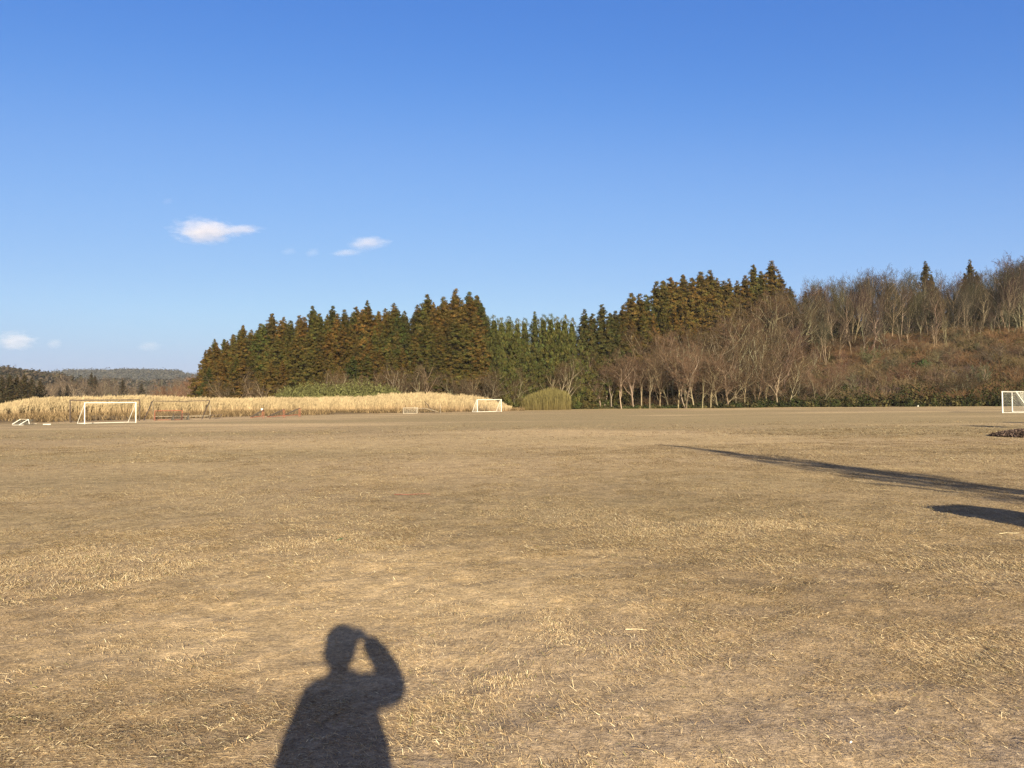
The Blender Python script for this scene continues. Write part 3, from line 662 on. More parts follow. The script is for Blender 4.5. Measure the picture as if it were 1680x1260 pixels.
n = 1500; px = rng.uniform(940, 1330, n); Y = np.interp(px, EPX, EY) + rng.uniform(5, 46, n) * np.interp(px, [940, 1100, 1330], [.5, 1, 1]); X = (px - 840) / FPX * Y  # undergrowth coloured very dark to paint the shaded gaps between trunks
obj('hill_foot_undergrowth', leaf_mass('hill_foot_undergrowth', np.stack([X, Y], 1), rng.uniform(.7, 1.6, n), rng.uniform(1.0, 3.4, n), np.array([[.030, .024, .013]]) * rng.uniform(.5, 1.5, (n, 1)), 60, .17), M_leaf, kind='stuff', label='undergrowth coloured dark brown for the shade between bare trees at the hill foot')
# dark evergreen undergrowth along the far edge
n = 1500; px = rng.uniform(935, 1760, n); ye = np.interp(px, EPX, EY); dY = rng.uniform(1.5, 13, n) * np.interp(px, [935, 1100, 1300, 1700], [.4, .6, 1.0, 1.2]); Y = ye + dY; X = (px - 840) / FPX * Y
hh = np.interp(px, [935, 1100, 1200, 1350, 1700], [1.0, 1.3, 2.0, 3.0, 3.8]) * rng.uniform(.35, 1.0, n) * (.5 + .5 * np.clip(dY / 5, 0, 1))
k = rng.uniform(.6, 1.3, (n, 1)); gsel = rng.uniform(size=(n, 1)) < .55
cc = np.where(gsel, np.array([[.026, .032, .012]]), np.array([[.052, .045, .020]])) * k
obj('undergrowth', leaf_mass('undergrowth', np.stack([X, Y], 1), rng.uniform(.7, 1.5, n), hh, cc, 70, .17), M_leaf, kind='stuff', label='dark green undergrowth along the far edge of the pitch')
n = 900; px = rng.uniform(1250, 1760, n); Y = rng.uniform(202, 226, n); X = (px - 840) / FPX * Y
obj('hilltop_undergrowth', leaf_mass('hilltop_undergrowth', np.stack([X, Y], 1), rng.uniform(1.2, 2.6, n), rng.uniform(3.5, 11, n), np.array([[.028, .027, .014]]) * rng.uniform(.6, 1.4, (n, 1)), 110, .24), M_leaf, kind='stuff', label='dark evergreen undergrowth between the trunks of the hilltop grove')
n = 260; px = rng.uniform(1300, 1740, n); Y = rng.uniform(150, 205, n); X = (px - 840) / FPX * Y
sel = (np.abs(px - 1508) < 12) & (np.abs(Y - 170) < 5) | (px > 1590) & (Y < 185); X = X[sel]; Y = Y[sel]; n = len(X)
obj('hillside_weeds', leaf_mass('hillside_weeds', np.stack([X, Y], 1), rng.uniform(1., 2.2, n), rng.uniform(1, 2.6, n), np.array([[.042, .040, .018]]) * rng.uniform(.7, 1.3, (n, 1)), 90, .2), M_leaf, kind='stuff', label='olive green brush on the hillside behind the netted goal')
b = leaf_mass('crown', np.array([[at_depth(1508, 170), 170.]] * 3) + rng.normal(0, .7, (3, 2)), np.array([1.5, 1.2, 1.]), np.array([2.6, 2.2, 1.8]), np.full((3, 3), 1.) * np.array([[.020, .035, .012]]), 320, .2)
obj('evergreen_shrub', b, M_leaf, label='small round dark green shrub alone on the brown hillside', category='shrub')
# bamboo thicket behind the reeds
n = 420; px = rng.uniform(455, 655, n); Y = rng.uniform(140, 145, n); X = (px - 840) / FPX * Y
top = np.interp(px, [450, 475, 520, 560, 590, 640, 660], [646, 632, 628, 630, 621, 634, 646])
hh = np.array([z_at(a, b_, c_) for a, b_, c_ in zip(px, top, Y)]) * rng.uniform(.82, 1.08, n)
obj('bamboo_thicket', leaf_mass('bamboo_thicket', np.stack([X, Y], 1), rng.uniform(.8, 1.6, n), hh, np.array([[.125, .128, .052]]) * rng.uniform(.7, 1.2, (n, 1)), 150, .13, feath=True), M_leaf, kind='stuff', label='pale green bamboo grass thicket behind the reeds')

def stalks(X, Y, Hs, wd, cb, ct, leaves=1, lean=.1, plume=True, seed=0):
    n = len(X); Z = height(X, Y)
    base = np.stack([X, Y, Z - .05], 1); a = rng.normal(0, lean, (n, 2)) + np.array([[-.05, 0]])
    top = base + np.stack([a[:, 0] * Hs, a[:, 1] * Hs, Hs], 1); mid = (base + top) / 2 - np.stack([a[:, 0], a[:, 1], a[:, 0] * 0], 1) * Hs[:, None] * .2
    ang = rng.uniform(-.7, .7, n); side = np.stack([np.cos(ang), np.sin(ang), np.zeros(n)], 1) * wd[:, None]
    V = [np.stack([base - side, base + side, mid + side, mid - side, top + side * .35, top - side * .35], 1)]
    bidx = (np.arange(n) * 6)[:, None]; F = [bidx + np.array([[0, 1, 2, 3]]), bidx + np.array([[3, 2, 4, 5]])]
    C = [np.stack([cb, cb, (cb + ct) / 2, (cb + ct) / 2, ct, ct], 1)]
    off = n * 6
    for l in range(leaves):
        s = rng.uniform(.25, .9, n)[:, None]; p = base + (top - base) * s
        dr = rng.uniform(0, 6.283, n); L = rng.uniform(.35, .8, n)[:, None]
        d = np.stack([np.cos(dr) * .35, np.sin(dr) * .35, rng.uniform(.5, 1.0, n)], 1)
        q = p + d * L; sd = np.cross(d, [[0.1, -1, .2]]); sd = sd / np.linalg.norm(sd, axis=1, keepdims=True) * .016
        V.append(np.stack([p, p + sd, q, p - sd], 1)); bi = off + (np.arange(n) * 4)[:, None]; F.append(bi + np.array([[0, 1, 2, 3]])); off += n * 4
        cl = (cb + (ct - cb) * s) * rng.uniform(.8, 1.15, (n, 1)); C.append(np.stack([cl] * 4, 1))
    if plume:
        d = np.stack([.30 + rng.normal(0, .25, n), rng.normal(0, .2, n), np.full(n, 1.)], 1); L = rng.uniform(.25, .6, n)[:, None]
        p = top - d * .1; q = p + d * L; sd = np.stack([np.ones(n), np.zeros(n), np.zeros(n)], 1) * .03
        V.append(np.stack([p, (p + q) / 2 + sd, q, (p + q) / 2 - sd], 1)); bi = off + (np.arange(n) * 4)[:, None]; F.append(bi + np.array([[0, 1, 2, 3]])); off += n * 4
        C.append(np.stack([ct * .85] * 4, 1))
    return np.concatenate([v.reshape(-1, 3) for v in V]), np.concatenate(F), np.concatenate([c_.reshape(-1, 3) for c_ in C])
n = 62000; px = rng.uniform(-90, 838, n); rf = np.interp(px, RPX, RY); dd = rng.exponential(3.2, n); dd = np.where(rng.uniform(size=n) < .35, rng.uniform(0, 14, n), dd)
Y = rf + dd + (fbm(px, px * 0, 9, 3, 3) - .5) * 3; X = (px - 840) / FPX * Y
topy = np.interp(px, [-90, 0, 30, 60, 120, 250, 340, 480, 600, 640, 770, 800, 825, 838], [664, 661, 656, 652, 651, 647, 652, 652, 648, 644, 645, 650, 657, 666])
Hs = np.array([z_at(a, b_, c_) for a, b_, c_ in zip(px, topy, rf + 4)]) - .4
Hs = Hs * (.62 + .38 * np.clip(dd / 3, 0, 1)) * rng.uniform(.66, 1.06, n) * (0.86 + .20 * fbm(px, Y, 5, 3, 15)) - .2
k = rng.uniform(.6, 1.15, (n, 1)); wv = fbm(px, Y, 14, 3, 25)[:, None]
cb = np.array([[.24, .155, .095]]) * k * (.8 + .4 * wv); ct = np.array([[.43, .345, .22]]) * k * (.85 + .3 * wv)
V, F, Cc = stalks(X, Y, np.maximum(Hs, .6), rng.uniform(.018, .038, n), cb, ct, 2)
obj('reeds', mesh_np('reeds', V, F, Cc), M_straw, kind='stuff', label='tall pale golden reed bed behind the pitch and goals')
# round clump of bamboo by the corner of the pitch
n = 5200; cx = at_depth(893, 160); th = rng.uniform(0, 6.283, n); rr = np.sqrt(rng.uniform(size=n))
X = cx + np.cos(th) * rr * 5.4; Y = 156 + np.sin(th) * rr * 4.2
prof = np.interp(col_of(X, Y), [845, 870, 905, 930, 942], [1.9, 3.4, 4.9, 4.0, 2.2]) * (1 - .35 * np.clip((156 - Y) / 4.2, 0, 1) ** 2)
k = rng.uniform(.7, 1.2, (n, 1)); base_c = np.array([[.085, .066, .028]]) * k; ct = np.array([[.14, .122, .052]]) * k
V, F, Cc = stalks(X, Y, prof * rng.uniform(.6, 1.02, n), rng.uniform(.03, .06, n), base_c, ct, 2, .09, False)
obj('bamboo_clump', mesh_np('bamboo_clump', V, F, Cc), M_straw, label='rounded olive bamboo clump at the corner between reeds and bare trees', category='bamboo clump')
# rough weeds on the bank between pitch and reeds
n = 16000; px = rng.uniform(-80, 860, n); e = np.interp(px, EPX, EY); f = np.minimum(np.interp(px, RPX, RY), 143) + 3
Y = e + (f - e) * rng.uniform(0.03, 1, n); X = (px - 840) / FPX * Y
keep = fbm(X, Y, 5, 3, 44) + .25 * (Y - e) / (f - e) > .48; X = X[keep]; Y = Y[keep]; n = len(X)
k = rng.uniform(.6, 1.3, (n, 1)); sel = rng.uniform(size=(n, 1)) < .35; ct = np.where(sel, np.array([[.26, .19, .11]]), np.array([[.10, .070, .040]])) * k
V, F, Cc = stalks(X, Y, rng.uniform(.12, .5, n), rng.uniform(.02, .05, n), ct * .7, ct, 2, .5, False)
obj('bank_weeds', mesh_np('bank_weeds', V, F, Cc), M_straw, kind='stuff', label='short rough brown weeds on the bank in front of the reeds')

# ------------------------------------------------------------------ far hills
def ridge(name, D, prof, depth, col_a, col_b, seed):
    px_, py_ = zip(*prof)
    nx_, ny_ = 260, 26; a = np.linspace(px_[0], px_[-1], nx_); v = []
    for j in range(ny_):
        f = j / (ny_ - 1); Y = D - depth * .5 + depth * f
        top = np.array([z_at(p, q, D) for p, q in zip(a, np.interp(a, px_, py_))])
        X = (a - 840) / FPX * D + 0 * Y
        shape = math.sin(math.pi * min(1, f * 1.0)) ** .8
        z = top * shape
        bump = (fbm(X, np.full(nx_, Y), 14 * D / 600, 3, seed) - .5) * 11 * D / 900 * (.3 + .7 * shape)
        v.append(np.stack([X, np.full(nx_, Y), z + bump - 1.5], 1))
    V = np.concatenate(v); ii = np.arange(nx_ * ny_).reshape(ny_, nx_)
    F = np.stack([ii[:-1, :-1], ii[:-1, 1:], ii[1:, 1:], ii[1:, :-1]], axis=-1).reshape(-1, 4)
    f1 = fbm(V[:, 0], V[:, 1], 60 * D / 900, 4, seed + 3)[:, None]; c = np.array([col_a]) * (1 - f1) + np.array([col_b]) * f1
    me = mesh_np(name, V, F, c, smooth=True)
    o = obj(name, me, M_hill, kind='structure', label=None) if False else obj(name, me, M_hill, kind='structure')
    return o, V, c
M_hill = plant('wooded_hill', 0.0, .05, .3)
h1, HV1, _ = ridge('near_wooded_hill', 620, [(-260, 600), (-120, 603), (-40, 606), (0, 609), (20, 608), (45, 612), (68, 620), (90, 640), (120, 660)], 220, (.05, .038, .028), (.08, .062, .045), 5)
h2, HV2, _ = ridge('distant_hills', 1900, [(60, 655), (95, 628), (112, 615), (130, 611), (150, 612), (165, 613), (190, 610), (220, 612), (262, 610), (290, 612), (306, 616), (330, 628), (420, 640), (700, 655)], 700, (.032, .034, .028), (.055, .05, .04), 9)
h3, HV3, _ = ridge('middle_hill', 900, [(60, 664), (100, 640), (160, 626), (230, 630), (300, 628), (345, 632), (420, 650), (520, 664)], 260, (.065, .05, .04), (.095, .074, .056), 15)
def forest_on(HV, name, n, s, cols, lab):
    idx = rng.integers(0, len(HV), n); P = HV[idx] + rng.normal(0, 1, (n, 3)) * [s * 3, s * 3, 0]; P[:, 2] = HV[idx][:, 2]
    nl = 16; d = rng.normal(size=(n, nl, 3)); d[:, :, 2] = np.abs(d[:, :, 2]) * 1.2
    V, F = quads((P[:, None, :] + d * s * .8).reshape(-1, 3), (d + rng.normal(0, .4, d.shape)).reshape(-1, 3), s * .5, s * .7)
    c = np.array(cols)[rng.integers(0, len(cols), n)] * rng.uniform(.7, 1.3, (n, 1))
    obj(name, mesh_np(name, V, F, np.repeat(c, nl * 4, axis=0)), M_leaf, kind='stuff', label=lab)
forest_on(HV1, 'hill_forest', 9000, 1.9, [(.06, .045, .032), (.035, .033, .018), (.075, .058, .042)], 'brown and dark woods on the nearer low hill')
forest_on(HV2, 'distant_forest', 12000, 3.6, [(.036, .034, .032), (.030, .030, .028), (.05, .045, .040)], 'dark woods on the distant ridge')
forest_on(HV3, 'middle_forest', 9000, 2.3, [(.075, .058, .044), (.062, .049, .040), (.035, .032, .022)], 'grey-brown bare woods below the distant ridge')

# ------------------------------------------------------------------ goals and other kit
def net_mesh(name, quadsurf, nu, nv, r=.004):
    """strands of a net over four-cornered surfaces"""
    P0 = []; P1 = []
    for a, b_, c_, d in quadsurf:
        a, b_, c_, d = map(lambda q: np.array(q, float), (a, b_, c_, d))
        f = lambda u, v: (a * (1 - u) + b_ * u) * (1 - v) + (d * (1 - u) + c_ * u) * v
        for i in range(nu + 1):
            for j in range(nv): P0.append(f(i / nu, j / nv)); P1.append(f(i / nu, (j + 1) / nv))
        for j in range(nv + 1):
            for i in range(nu): P0.append(f(i / nu, j / nv)); P1.append(f((i + 1) / nu, j / nv))
    n = len(P0); V, F = tubes(P0, P1, np.full(n, r), np.full(n, r), 3)
    return mesh_np(name, V, F[:1])
def goal(loc, rotz, w, h, dt, db, r, mat, label, cat='goal', net=None, netr=.006, fr=None, group=None, braces=True):
    g = empty('football_goal', loc, rotz, label=label, category=cat)
    if group: g['group'] = group
    fr = fr or r * .6
    for s in (-1, 1):
        bar('post', [(s * w / 2, 0, 0), (s * w / 2, 0, h)], r, mat, g)
        if dt > .05: bar('back_stay', [(s * w / 2, 0, h), (s * w / 2, dt, h), (s * w / 2, db, 0.03)], fr, mat, g)
        else: bar('back_stay', [(s * w / 2, 0, h - .05), (s * w / 2, db, 0.03)], fr, mat, g)
        bar('ground_side_bar', [(s * w / 2, 0, .035), (s * w / 2, db, .035)], fr, mat, g)
    bar('crossbar', [(-w / 2 - r, 0, h), (w / 2 + r, 0, h)], r, mat, g)
    bar('ground_back_bar', [(-w / 2, db, .035), (w / 2, db, .035)], fr, mat, g)
    if dt > .05: bar('top_back_bar', [(-w / 2, dt, h), (w / 2, dt, h)], fr, mat, g)
    if net:
        qs = [((-w / 2, max(dt, .03), h), (w / 2, max(dt, .03), h), (w / 2, db, .05), (-w / 2, db, .05))]
        for s in (-1, 1): qs.append(((s * w / 2, 0, h), (s * w / 2, max(dt, .03), h), (s * w / 2, db, .05), (s * w / 2, .0, .05)))
        if dt > .05: qs.append(((-w / 2, 0, h), (w / 2, 0, h), (w / 2, dt, h), (-w / 2, dt, h)))
        obj('net', net_mesh('net', qs, 24, 14, netr), net, g)
    return g
def gz_at(p): return float(height(np.array([p[0]]), np.array([p[1]]))[0])
def between(pa, pb, Ya=None, Yb=None):
    """two foot points from photo pixels -> centre, rotation, width"""
    a = at(*pa); b_ = at(*pb)
    if Ya: a = np.array([at_depth(pa[0], Ya), Ya])
    if Yb: b_ = np.array([at_depth(pb[0], Yb), Yb])
    c_ = (a + b_) / 2; d = b_ - a
    return (c_[0], c_[1], gz_at(c_)), math.atan2(d[1], d[0]), float(np.hypot(*d))
# white goal nearest the reeds
loc, rz, w = between((139, 695), (223, 693.5), 70.5, 74)
goal(loc, rz, w, 2.0, .0, 1.9, .046, M_white, 'white goal without a net standing before a taller dull goal by the reeds', net=None)
# full-size dull goal behind it
loc, rz, w = between((115, 693), (229, 690), 78, 81)
goal(loc, rz, w, 2.32, .35, 1.9, .06, M_rust, 'tall dull metal goal directly behind the white goal', fr=.03)
# second dull goal, leaning frame
def leaning_goal():
    Yd = 90.; A = np.array([at_depth(250, Yd), Yd, z_at(250, 658, Yd)]); B = np.array([at_depth(344, Yd + 2), Yd + 2, z_at(344, 657, Yd + 2)])
    a0 = np.array([at_depth(236, 84), 84, 0.0]); b0 = np.array([at_depth(331, 88), 88, 0.0]); a0[2] = gz_at(a0); b0[2] = gz_at(b0)
    o = (a0 + b0) / 2
    g = empty('football_goal', tuple(o), 0, label='dull metal goal tilted back toward the reeds, behind the upright orange goal', category='goal')
    bar('post', [a0 - o, A - o], .05, M_rust, g); bar('post', [b0 - o, B - o], .05, M_rust, g)
    mid = (A + B) / 2 - o - np.array([0, 0, .06])
    bar('crossbar', [A - o, mid, B - o], .045, M_rust, g)
    c0 = np.array([at_depth(345, 92), 92, 0.]); c0[2] = gz_at(c0); bar('back_stay', [c0 - o, B - o], .03, M_pale, g)
    d0 = np.array([at_depth(252, 92), 92, 0.]); d0[2] = gz_at(d0); bar('back_stay', [d0 - o, A - o], .03, M_pale, g)
    bar('ground_back_bar', [d0 - o + [0, 0, .35], c0 - o + [0, 0, .35]], .03, M_pale, g)
leaning_goal()
# upright small orange goal
loc, rz, w = between((254, 690), (299, 689), 84, 85.5)
goal(loc, rz, w, 1.08, .0, 1.0, .05, M_orange, 'small upright orange goal in front of the tilted dull goal', net=M_net_d, netr=.005, fr=.04)
# a second small frame lying beside it, dark
loc, rz, w = between((286, 691), (311, 690), 83.5, 85)
g = goal(loc, rz, w, .75, .0, .9, .03, M_rust, 'low dark folded frame beside the small orange goal', cat='goal frame', net=M_net_d, netr=.007, fr=.025); g.rotation_euler[0] = -.25
# low dark barrow-like frame near the pale stay
def low_frame():
    p = at(352, 687.5); o = np.array([p[0], p[1], gz_at(p)])
    g = empty('ground_roller', tuple(o), .2, label='small dark frame lying open below the tilted goal far stay', category='frame')
    bar('frame_bar', [(-.6, 0, .0), (-.55, .1, .42), (.75, .1, .5), (.55, 0, .1), (-.1, 0, .02)], .03, M_rust, g)
    bar('frame_bar', [(-.6, .5, .0), (-.55, .5, .42), (.75, .5, .5), (.5, .5, .1), (-.1, .5, .02)], .03, M_rust, g)
    for x_ in (-.55, .75): bar('cross_bar', [(x_, .1, .45), (x_, .5, .45)], .025, M_rust, g)
    g.name = 'metal_frame'
low_frame()
# toppled orange goals
def toppled(xa, xb, ya, look, s=1.0):
    p = at((xa + xb) / 2, ya); o = np.array([p[0], p[1], gz_at(p)]); w = (xb - xa) / FPX * p[1]
    g = empty('toppled_goal', tuple(o), 0, label=look, category='goal', group='toppled orange goals before the reeds')
    hh = .98 * s
    # a goal tipped forward on its crossbar: two triangular sides joined by bars
    for y_ in (0, .6):
        bar('post', [(w * .42, y_, 0), (w * .42, y_, hh * .95)], .04, M_orange, g)
        bar('slanting_bar', [(-w * .5, y_, .18), (w * .42, y_, hh)], .05, M_rust, g)
        bar('ground_bar', [(-w * .5, y_, .12), (w * .42, y_, .30)], .035, M_orange, g)
    bar('crossbar', [(w * .42, 0, hh), (w * .42, .6, hh)], .045, M_orange, g)
    bar('foot_bar', [(-w * .5, 0, .15), (-w * .5, .6, .15)], .04, M_orange, g)
    obj('net', net_mesh('net', [((-w * .5, 0, .12), (w * .42, 0, .3), (w * .42, .6, .3), (-w * .5, .6, .12)), ((-w * .5, .1, .15), (w * .42, .1, hh * .9), (w * .42, .1, .2), (-w * .5, .1, .1))], 14, 8, .008), M_net_d, g)
toppled(411, 432, 686.5, 'toppled orange goal nearest the tilted dull goal, with a white cap on its raised corner')
toppled(438, 467, 685.5, 'toppled orange goal between the other two before the reeds', 1.05)
toppled(463, 493, 684, 'toppled orange goal at the bare end of the toppled row', 1.15)
p = at(428, 686.5); cp = tube_mesh('white_bucket', [((0, 0, 0), (0, 0, .22), .11, .14), ((0, 0, .22), (0, 0, .24), .15, .15)], 12)
obj('white_bucket', cp, M_white, loc=(p[0] - .1, p[1] + .7, .98), label='small white bucket upturned on the raised corner of a toppled orange goal', category='bucket')
# folded white frame by the reeds, nearest to the far end
def folded():
    p = at(33, 697.5); o = np.array([p[0], p[1], gz_at(p)])
    g = empty('folded_goal', tuple(o), 0, label='white goal frame folded flat on the grass apart from the other goals', category='goal')
    u = p[1] / FPX
    def P(x, y, d): return ((x - 33) * u, d, (697.5 - y) * u)
    bar('slanting_bar', [P(20, 696, 0), P(30, 688, .3)], .03, M_white, g); bar('slanting_bar', [P(31, 697.5, 0), P(42, 688.5, .4)], .03, M_white, g)
    bar('crossbar', [P(42, 688.5, .4), P(47, 696, .1)], .03, M_white, g); bar('ground_bar', [P(20, 697.6, 0), P(40, 697.6, -.1)], .035, M_white, g)
    bar('top_bar', [P(30, 688, .3), P(42, 688.5, .4)], .03, M_pale, g); bar('slanting_bar', [P(25, 697.5, .5), P(36, 688, .8)], .025, M_pale, g)
    bar('back_bar', [P(20, 696, 1.2), P(47, 696, 1.2)], .03, M_pale, g)
    obj('net', net_mesh('net', [(P(22, 697, .1), P(46, 697, .1), P(46, 689, .7), P(29, 688, .6))], 16, 10, .012), M_net_d, g)
folded()
# white plank on the grass
p = at(77, 697); me = tube_mesh('white_plank', [((-.35, 0, .05), (.35, 0, .05), .045, .05)], 4); obj('white_plank', me, M_white, loc=(p[0], p[1], gz_at(p)), label='short white plank on the grass between the folded frame and the white goal', category='plank')
# small white goal before the reeds
loc, rz, w = between((661.5, 679), (685, 678.5), 118, 118.5)
goal(loc, rz, w, .95, .0, .8, .04, M_pale, 'low pale mini goal before the reeds beside the leaning pole', fr=.03, net=M_net_w, netr=.004)
# leaning pole with a fallen frame
a = np.array([at_depth(713, 122), 122, 0.]); a[2] = gz_at(a); b_ = np.array([at_depth(697, 124), 124, z_at(697, 659, 124)])
g = empty('leaning_frame', tuple(a), 0, label='dark pole slanting up from a low netted frame, between mini goal and white goal', category='frame')
bar('pole', [(0, 0, 0), b_ - a], .05, M_rust, g); bar('low_bar', [(-3.2, 0, .8), (-1.6, 0, .85), (.5, 0, .25)], .025, M_pale, g); bar('upright', [(-3.0, 0, 0), (-3.0, 0, .85)], .025, M_pale, g); bar('upright', [(.9, .4, 0), (.9, .4, 1.5)], .025, M_pale, g)
obj('net', net_mesh('net', [((-3.0, .2, .75), (.9, .4, 1.2), (1.0, .6, .05), (-3.0, .4, .05))], 20, 9, .006), M_net_d, g)
# white goal by the corner
cx_ = at_depth(803, 131)
goal((cx_, 131., gz_at((cx_, 131.))), .60, 5.0, 2.15, .25, 1.7, .055, M_white, 'white goal at the reed bed end, close to the rounded bamboo clump', fr=.04, net=M_net_w, netr=.003)
# netted goal at the near end of the hill foot
A0 = np.array([at_depth(1644.5, 77), 77.]); B0 = np.array([at_depth(1660.5, 81.5), 81.5]); c_ = (A0 + B0) / 2; d = B0 - A0; ang = math.atan2(d[1], d[0])
goal((c_[0], c_[1], gz_at(c_)), ang + math.pi, float(np.hypot(*d)), 2.2, 1.2, 2.4, .06, M_white, 'white netted goal seen from the side below the scrub hillside', fr=.035, net=M_net_w, netr=.005)
# white bag at the far edge
import bmesh
bm = bmesh.new(); bmesh.ops.create_icosphere(bm, subdivisions=3, radius=1)
for v in bm.verts:
    v.co *= 1 + .15 * math.sin(v.co.x * 7 + v.co.y * 5) + .08 * math.sin(v.co.z * 11); v.co.x *= .17; v.co.y *= .15; v.co.z = max(v.co.z * .14 + .09, 0) + (.09 if v.co.z > .85 else 0)
me = bpy.data.meshes.new('white_bag'); bm.to_mesh(me); bm.free(); obj('white_bag', me, M_white, loc=(at_depth(1506, 141), 141, .02), label='small white bag on the far pitch edge below the scrub', category='bag')
# mound of dead leaves at the side of the pitch
p = np.array([at_depth(1698, 30.5), 30.5]); n = 9000; th = rng.uniform(0, 6.283, n); rr = np.sqrt(rng.uniform(size=n))
X = p[0] + np.cos(th) * rr * 1.6; Y = p[1] + np.sin(th) * rr * 1.6; Zm = .26 * (1 - rr ** 2) ** .8 + rng.uniform(0, .04, n)
C = np.stack([X, Y, Zm + height(X, Y)], 1); V, F = quads(C - np.array([[p[0], p[1], 0]]), np.array([[0, 0, 1.]]) + rng.normal(0, .6, (n, 3)), .035, .05)
c = np.array([[.085, .062, .055]]) * rng.uniform(.5, 1.9, (n, 1)); me = mesh_np('leaf_pile', V, F, np.repeat(c, 4, axis=0)); obj('leaf_pile', me, M_leaf, loc=(p[0], p[1], 0), label='low dark pile of dead leaves at the side of the pitch', category='leaf pile')
# twigs, a green scrap and straw stems lying on the turf
def lying(name, x, y, L, r, rotz, col, label, cat):
    p = at(x, y); z = gz_at(p) + r + .004; r_ = random.Random(int(x)); pts = [(-L / 2 + L * i / 5, r_.gauss(0, L * .03), abs(r_.gauss(0, r))) for i in range(6)]
    me = tube_mesh(name, [(pts[i], pts[i + 1], r * (1 - i * .1), r * (.9 - i * .1)) for i in range(5)], 5)
    o = obj(name, me, None, loc=(p[0], p[1], z), label=label, category=cat); o.rotation_euler[2] = rotz
    me.materials.append(paint(name + '_surface', col, .8, .3, 40))
lying('twig', 676, 813, .62, .010, .05, (.16, .07, .05), 'long reddish brown twig on the turf in the middle distance', 'twig')
lying('straw_stem', 1044, 1034, .15, .0030, -.1, (.66, .58, .40), 'straight pale straw stem lying on bare soil beyond the shadow', 'straw')
lying('straw_stem', 1655, 876, .24, .003, .03, (.70, .62, .42), 'pale straw stem on the grass below the rounded shrub shadow', 'straw')
lying('plastic_scrap', 558, 887, .10, .007, 1.2, (.02, .09, .04), 'small dark green scrap on the dry turf', 'scrap')
lying('pebble', 1396, 1222, .012, .004, .3, (.8, .8, .78), 'tiny white pebble on the bare soil', 'pebble')

# ------------------------------------------------------------------ clouds
def cloud_mat():
    m, n, out = mat_new('cloud_vapour'); L = n.links.new
    tc = node(n, 'ShaderNodeTexCoord'); no = node(n, 'ShaderNodeTexNoise'); no.inputs['Scale'].default_value = .020; no.inputs['Detail'].default_value = 7; no.inputs['Roughness'].default_value = .66
    mpp = node(n, 'ShaderNodeMapping'); mpp.inputs['Scale'].default_value = (.8, .8, 2.2); L(tc.outputs['Object'], mpp.inputs[0]); L(mpp.outputs[0], no.inputs['Vector'])
    A = node(n, 'ShaderNodeVectorMath', operation='LENGTH'); sc_ = node(n, 'ShaderNodeVectorMath', operation='MULTIPLY')
    L(tc.outputs['Generated'], sc_.inputs[0]); sb = node(n, 'ShaderNodeVectorMath', operation='SUBTRACT'); sb.inputs[1].default_value = (.5, .5, .5); L(tc.outputs['Generated'], sb.inputs[0]); L(sb.outputs[0], A.inputs[0])
    fall = node(n, 'ShaderNodeMapRange'); fall.inputs[1].default_value = .12; fall.inputs[2].default_value = .5; fall.inputs[3].default_value = .40; fall.inputs[4].default_value = -.10; L(A.outputs['Value'], fall.inputs[0])
    th = node(n, 'ShaderNodeMath', operation='ADD'); L(no.outputs['Fac'], th.inputs[0]); L(fall.outputs[0], th.inputs[1])
    den = node(n, 'ShaderNodeMapRange'); den.inputs[1].default_value = .62; den.inputs[2].default_value = 1.0; den.inputs[3].default_value = 0; den.inputs[4].default_value = .010; L(th.outputs[0], den.inputs[0])
    oi = node(n, 'ShaderNodeObjectInfo'); sp = node(n, 'ShaderNodeSeparateColor'); L(oi.outputs['Color'], sp.inputs[0])
    mu = node(n, 'ShaderNodeMath', operation='MULTIPLY'); L(den.outputs[0], mu.inputs[0]); L(sp.outputs[0], mu.inputs[1])
    pv = node(n, 'ShaderNodeVolumePrincipled'); pv.inputs['Color'].default_value = (.80, .77, .82, 1); pv.inputs['Anisotropy'].default_value = -.1; L(mu.outputs[0], pv.inputs['Density']); L(pv.outputs[0], out.inputs['Volume'])
    m.cycles.volume_step_rate = .6
    return m
M_cloud = cloud_mat()
def cloud(x, y, wpx, hpx, dens, label, seed, D=3000.):
    d = ray(x, y); c_ = np.array([0, 0, CAMH]) + d / d[1] * D; u = D / FPX
    bm = bmesh.new(); bmesh.ops.create_icosphere(bm, subdivisions=3, radius=1); r_ = random.Random(seed)
    for v in bm.verts:
        v.co *= 1 + .12 * math.sin(v.co.x * 4 + seed) + .1 * math.sin(v.co.z * 5 + v.co.x * 3 + seed)
        v.co.x *= wpx * u * .78; v.co.z *= hpx * u * .95; v.co.y *= wpx * u * .45
    me = bpy.data.meshes.new('cloud'); bm.to_mesh(me); bm.free()
    o = obj('cloud', me, M_cloud, loc=tuple(c_), label=label, category='cloud', group='small clouds in the clear sky'); o.color = (dens, dens, dens, 1); o.rotation_euler = (0, 0, 0)
cloud(338, 378, 112, 28, 1.0, 'largest white cloud, alone above the cedar grove', 1)
cloud(398, 377, 66, 10, .9, 'thin white cloud trailing from the largest cloud toward the grove', 2)
cloud(600, 399, 64, 16, .8, 'long flat white cloud, the upper one above the grove', 3)
cloud(567, 415, 48, 9, .7, 'narrow white cloud just under the long flat one', 4)
cloud(514, 413, 22, 12, .5, 'small round wisp between the largest cloud and the narrow one', 5)
cloud(476, 411, 26, 9, .3, 'very faint wisp next to the largest cloud', 6)
cloud(27, 558, 66, 24, .45, 'low white cloud above the nearer low hill', 7, 4200.)
cloud(90, 563, 30, 12, .3, 'faint low cloud beside the low white cloud', 8, 4200.)
cloud(243, 568, 42, 12, .2, 'faint low wisp just above the distant hills by the grove end', 9, 4200.)
cloud(275, 330, 18, 10, .25, 'tiny faint wisp highest in the sky', 10)

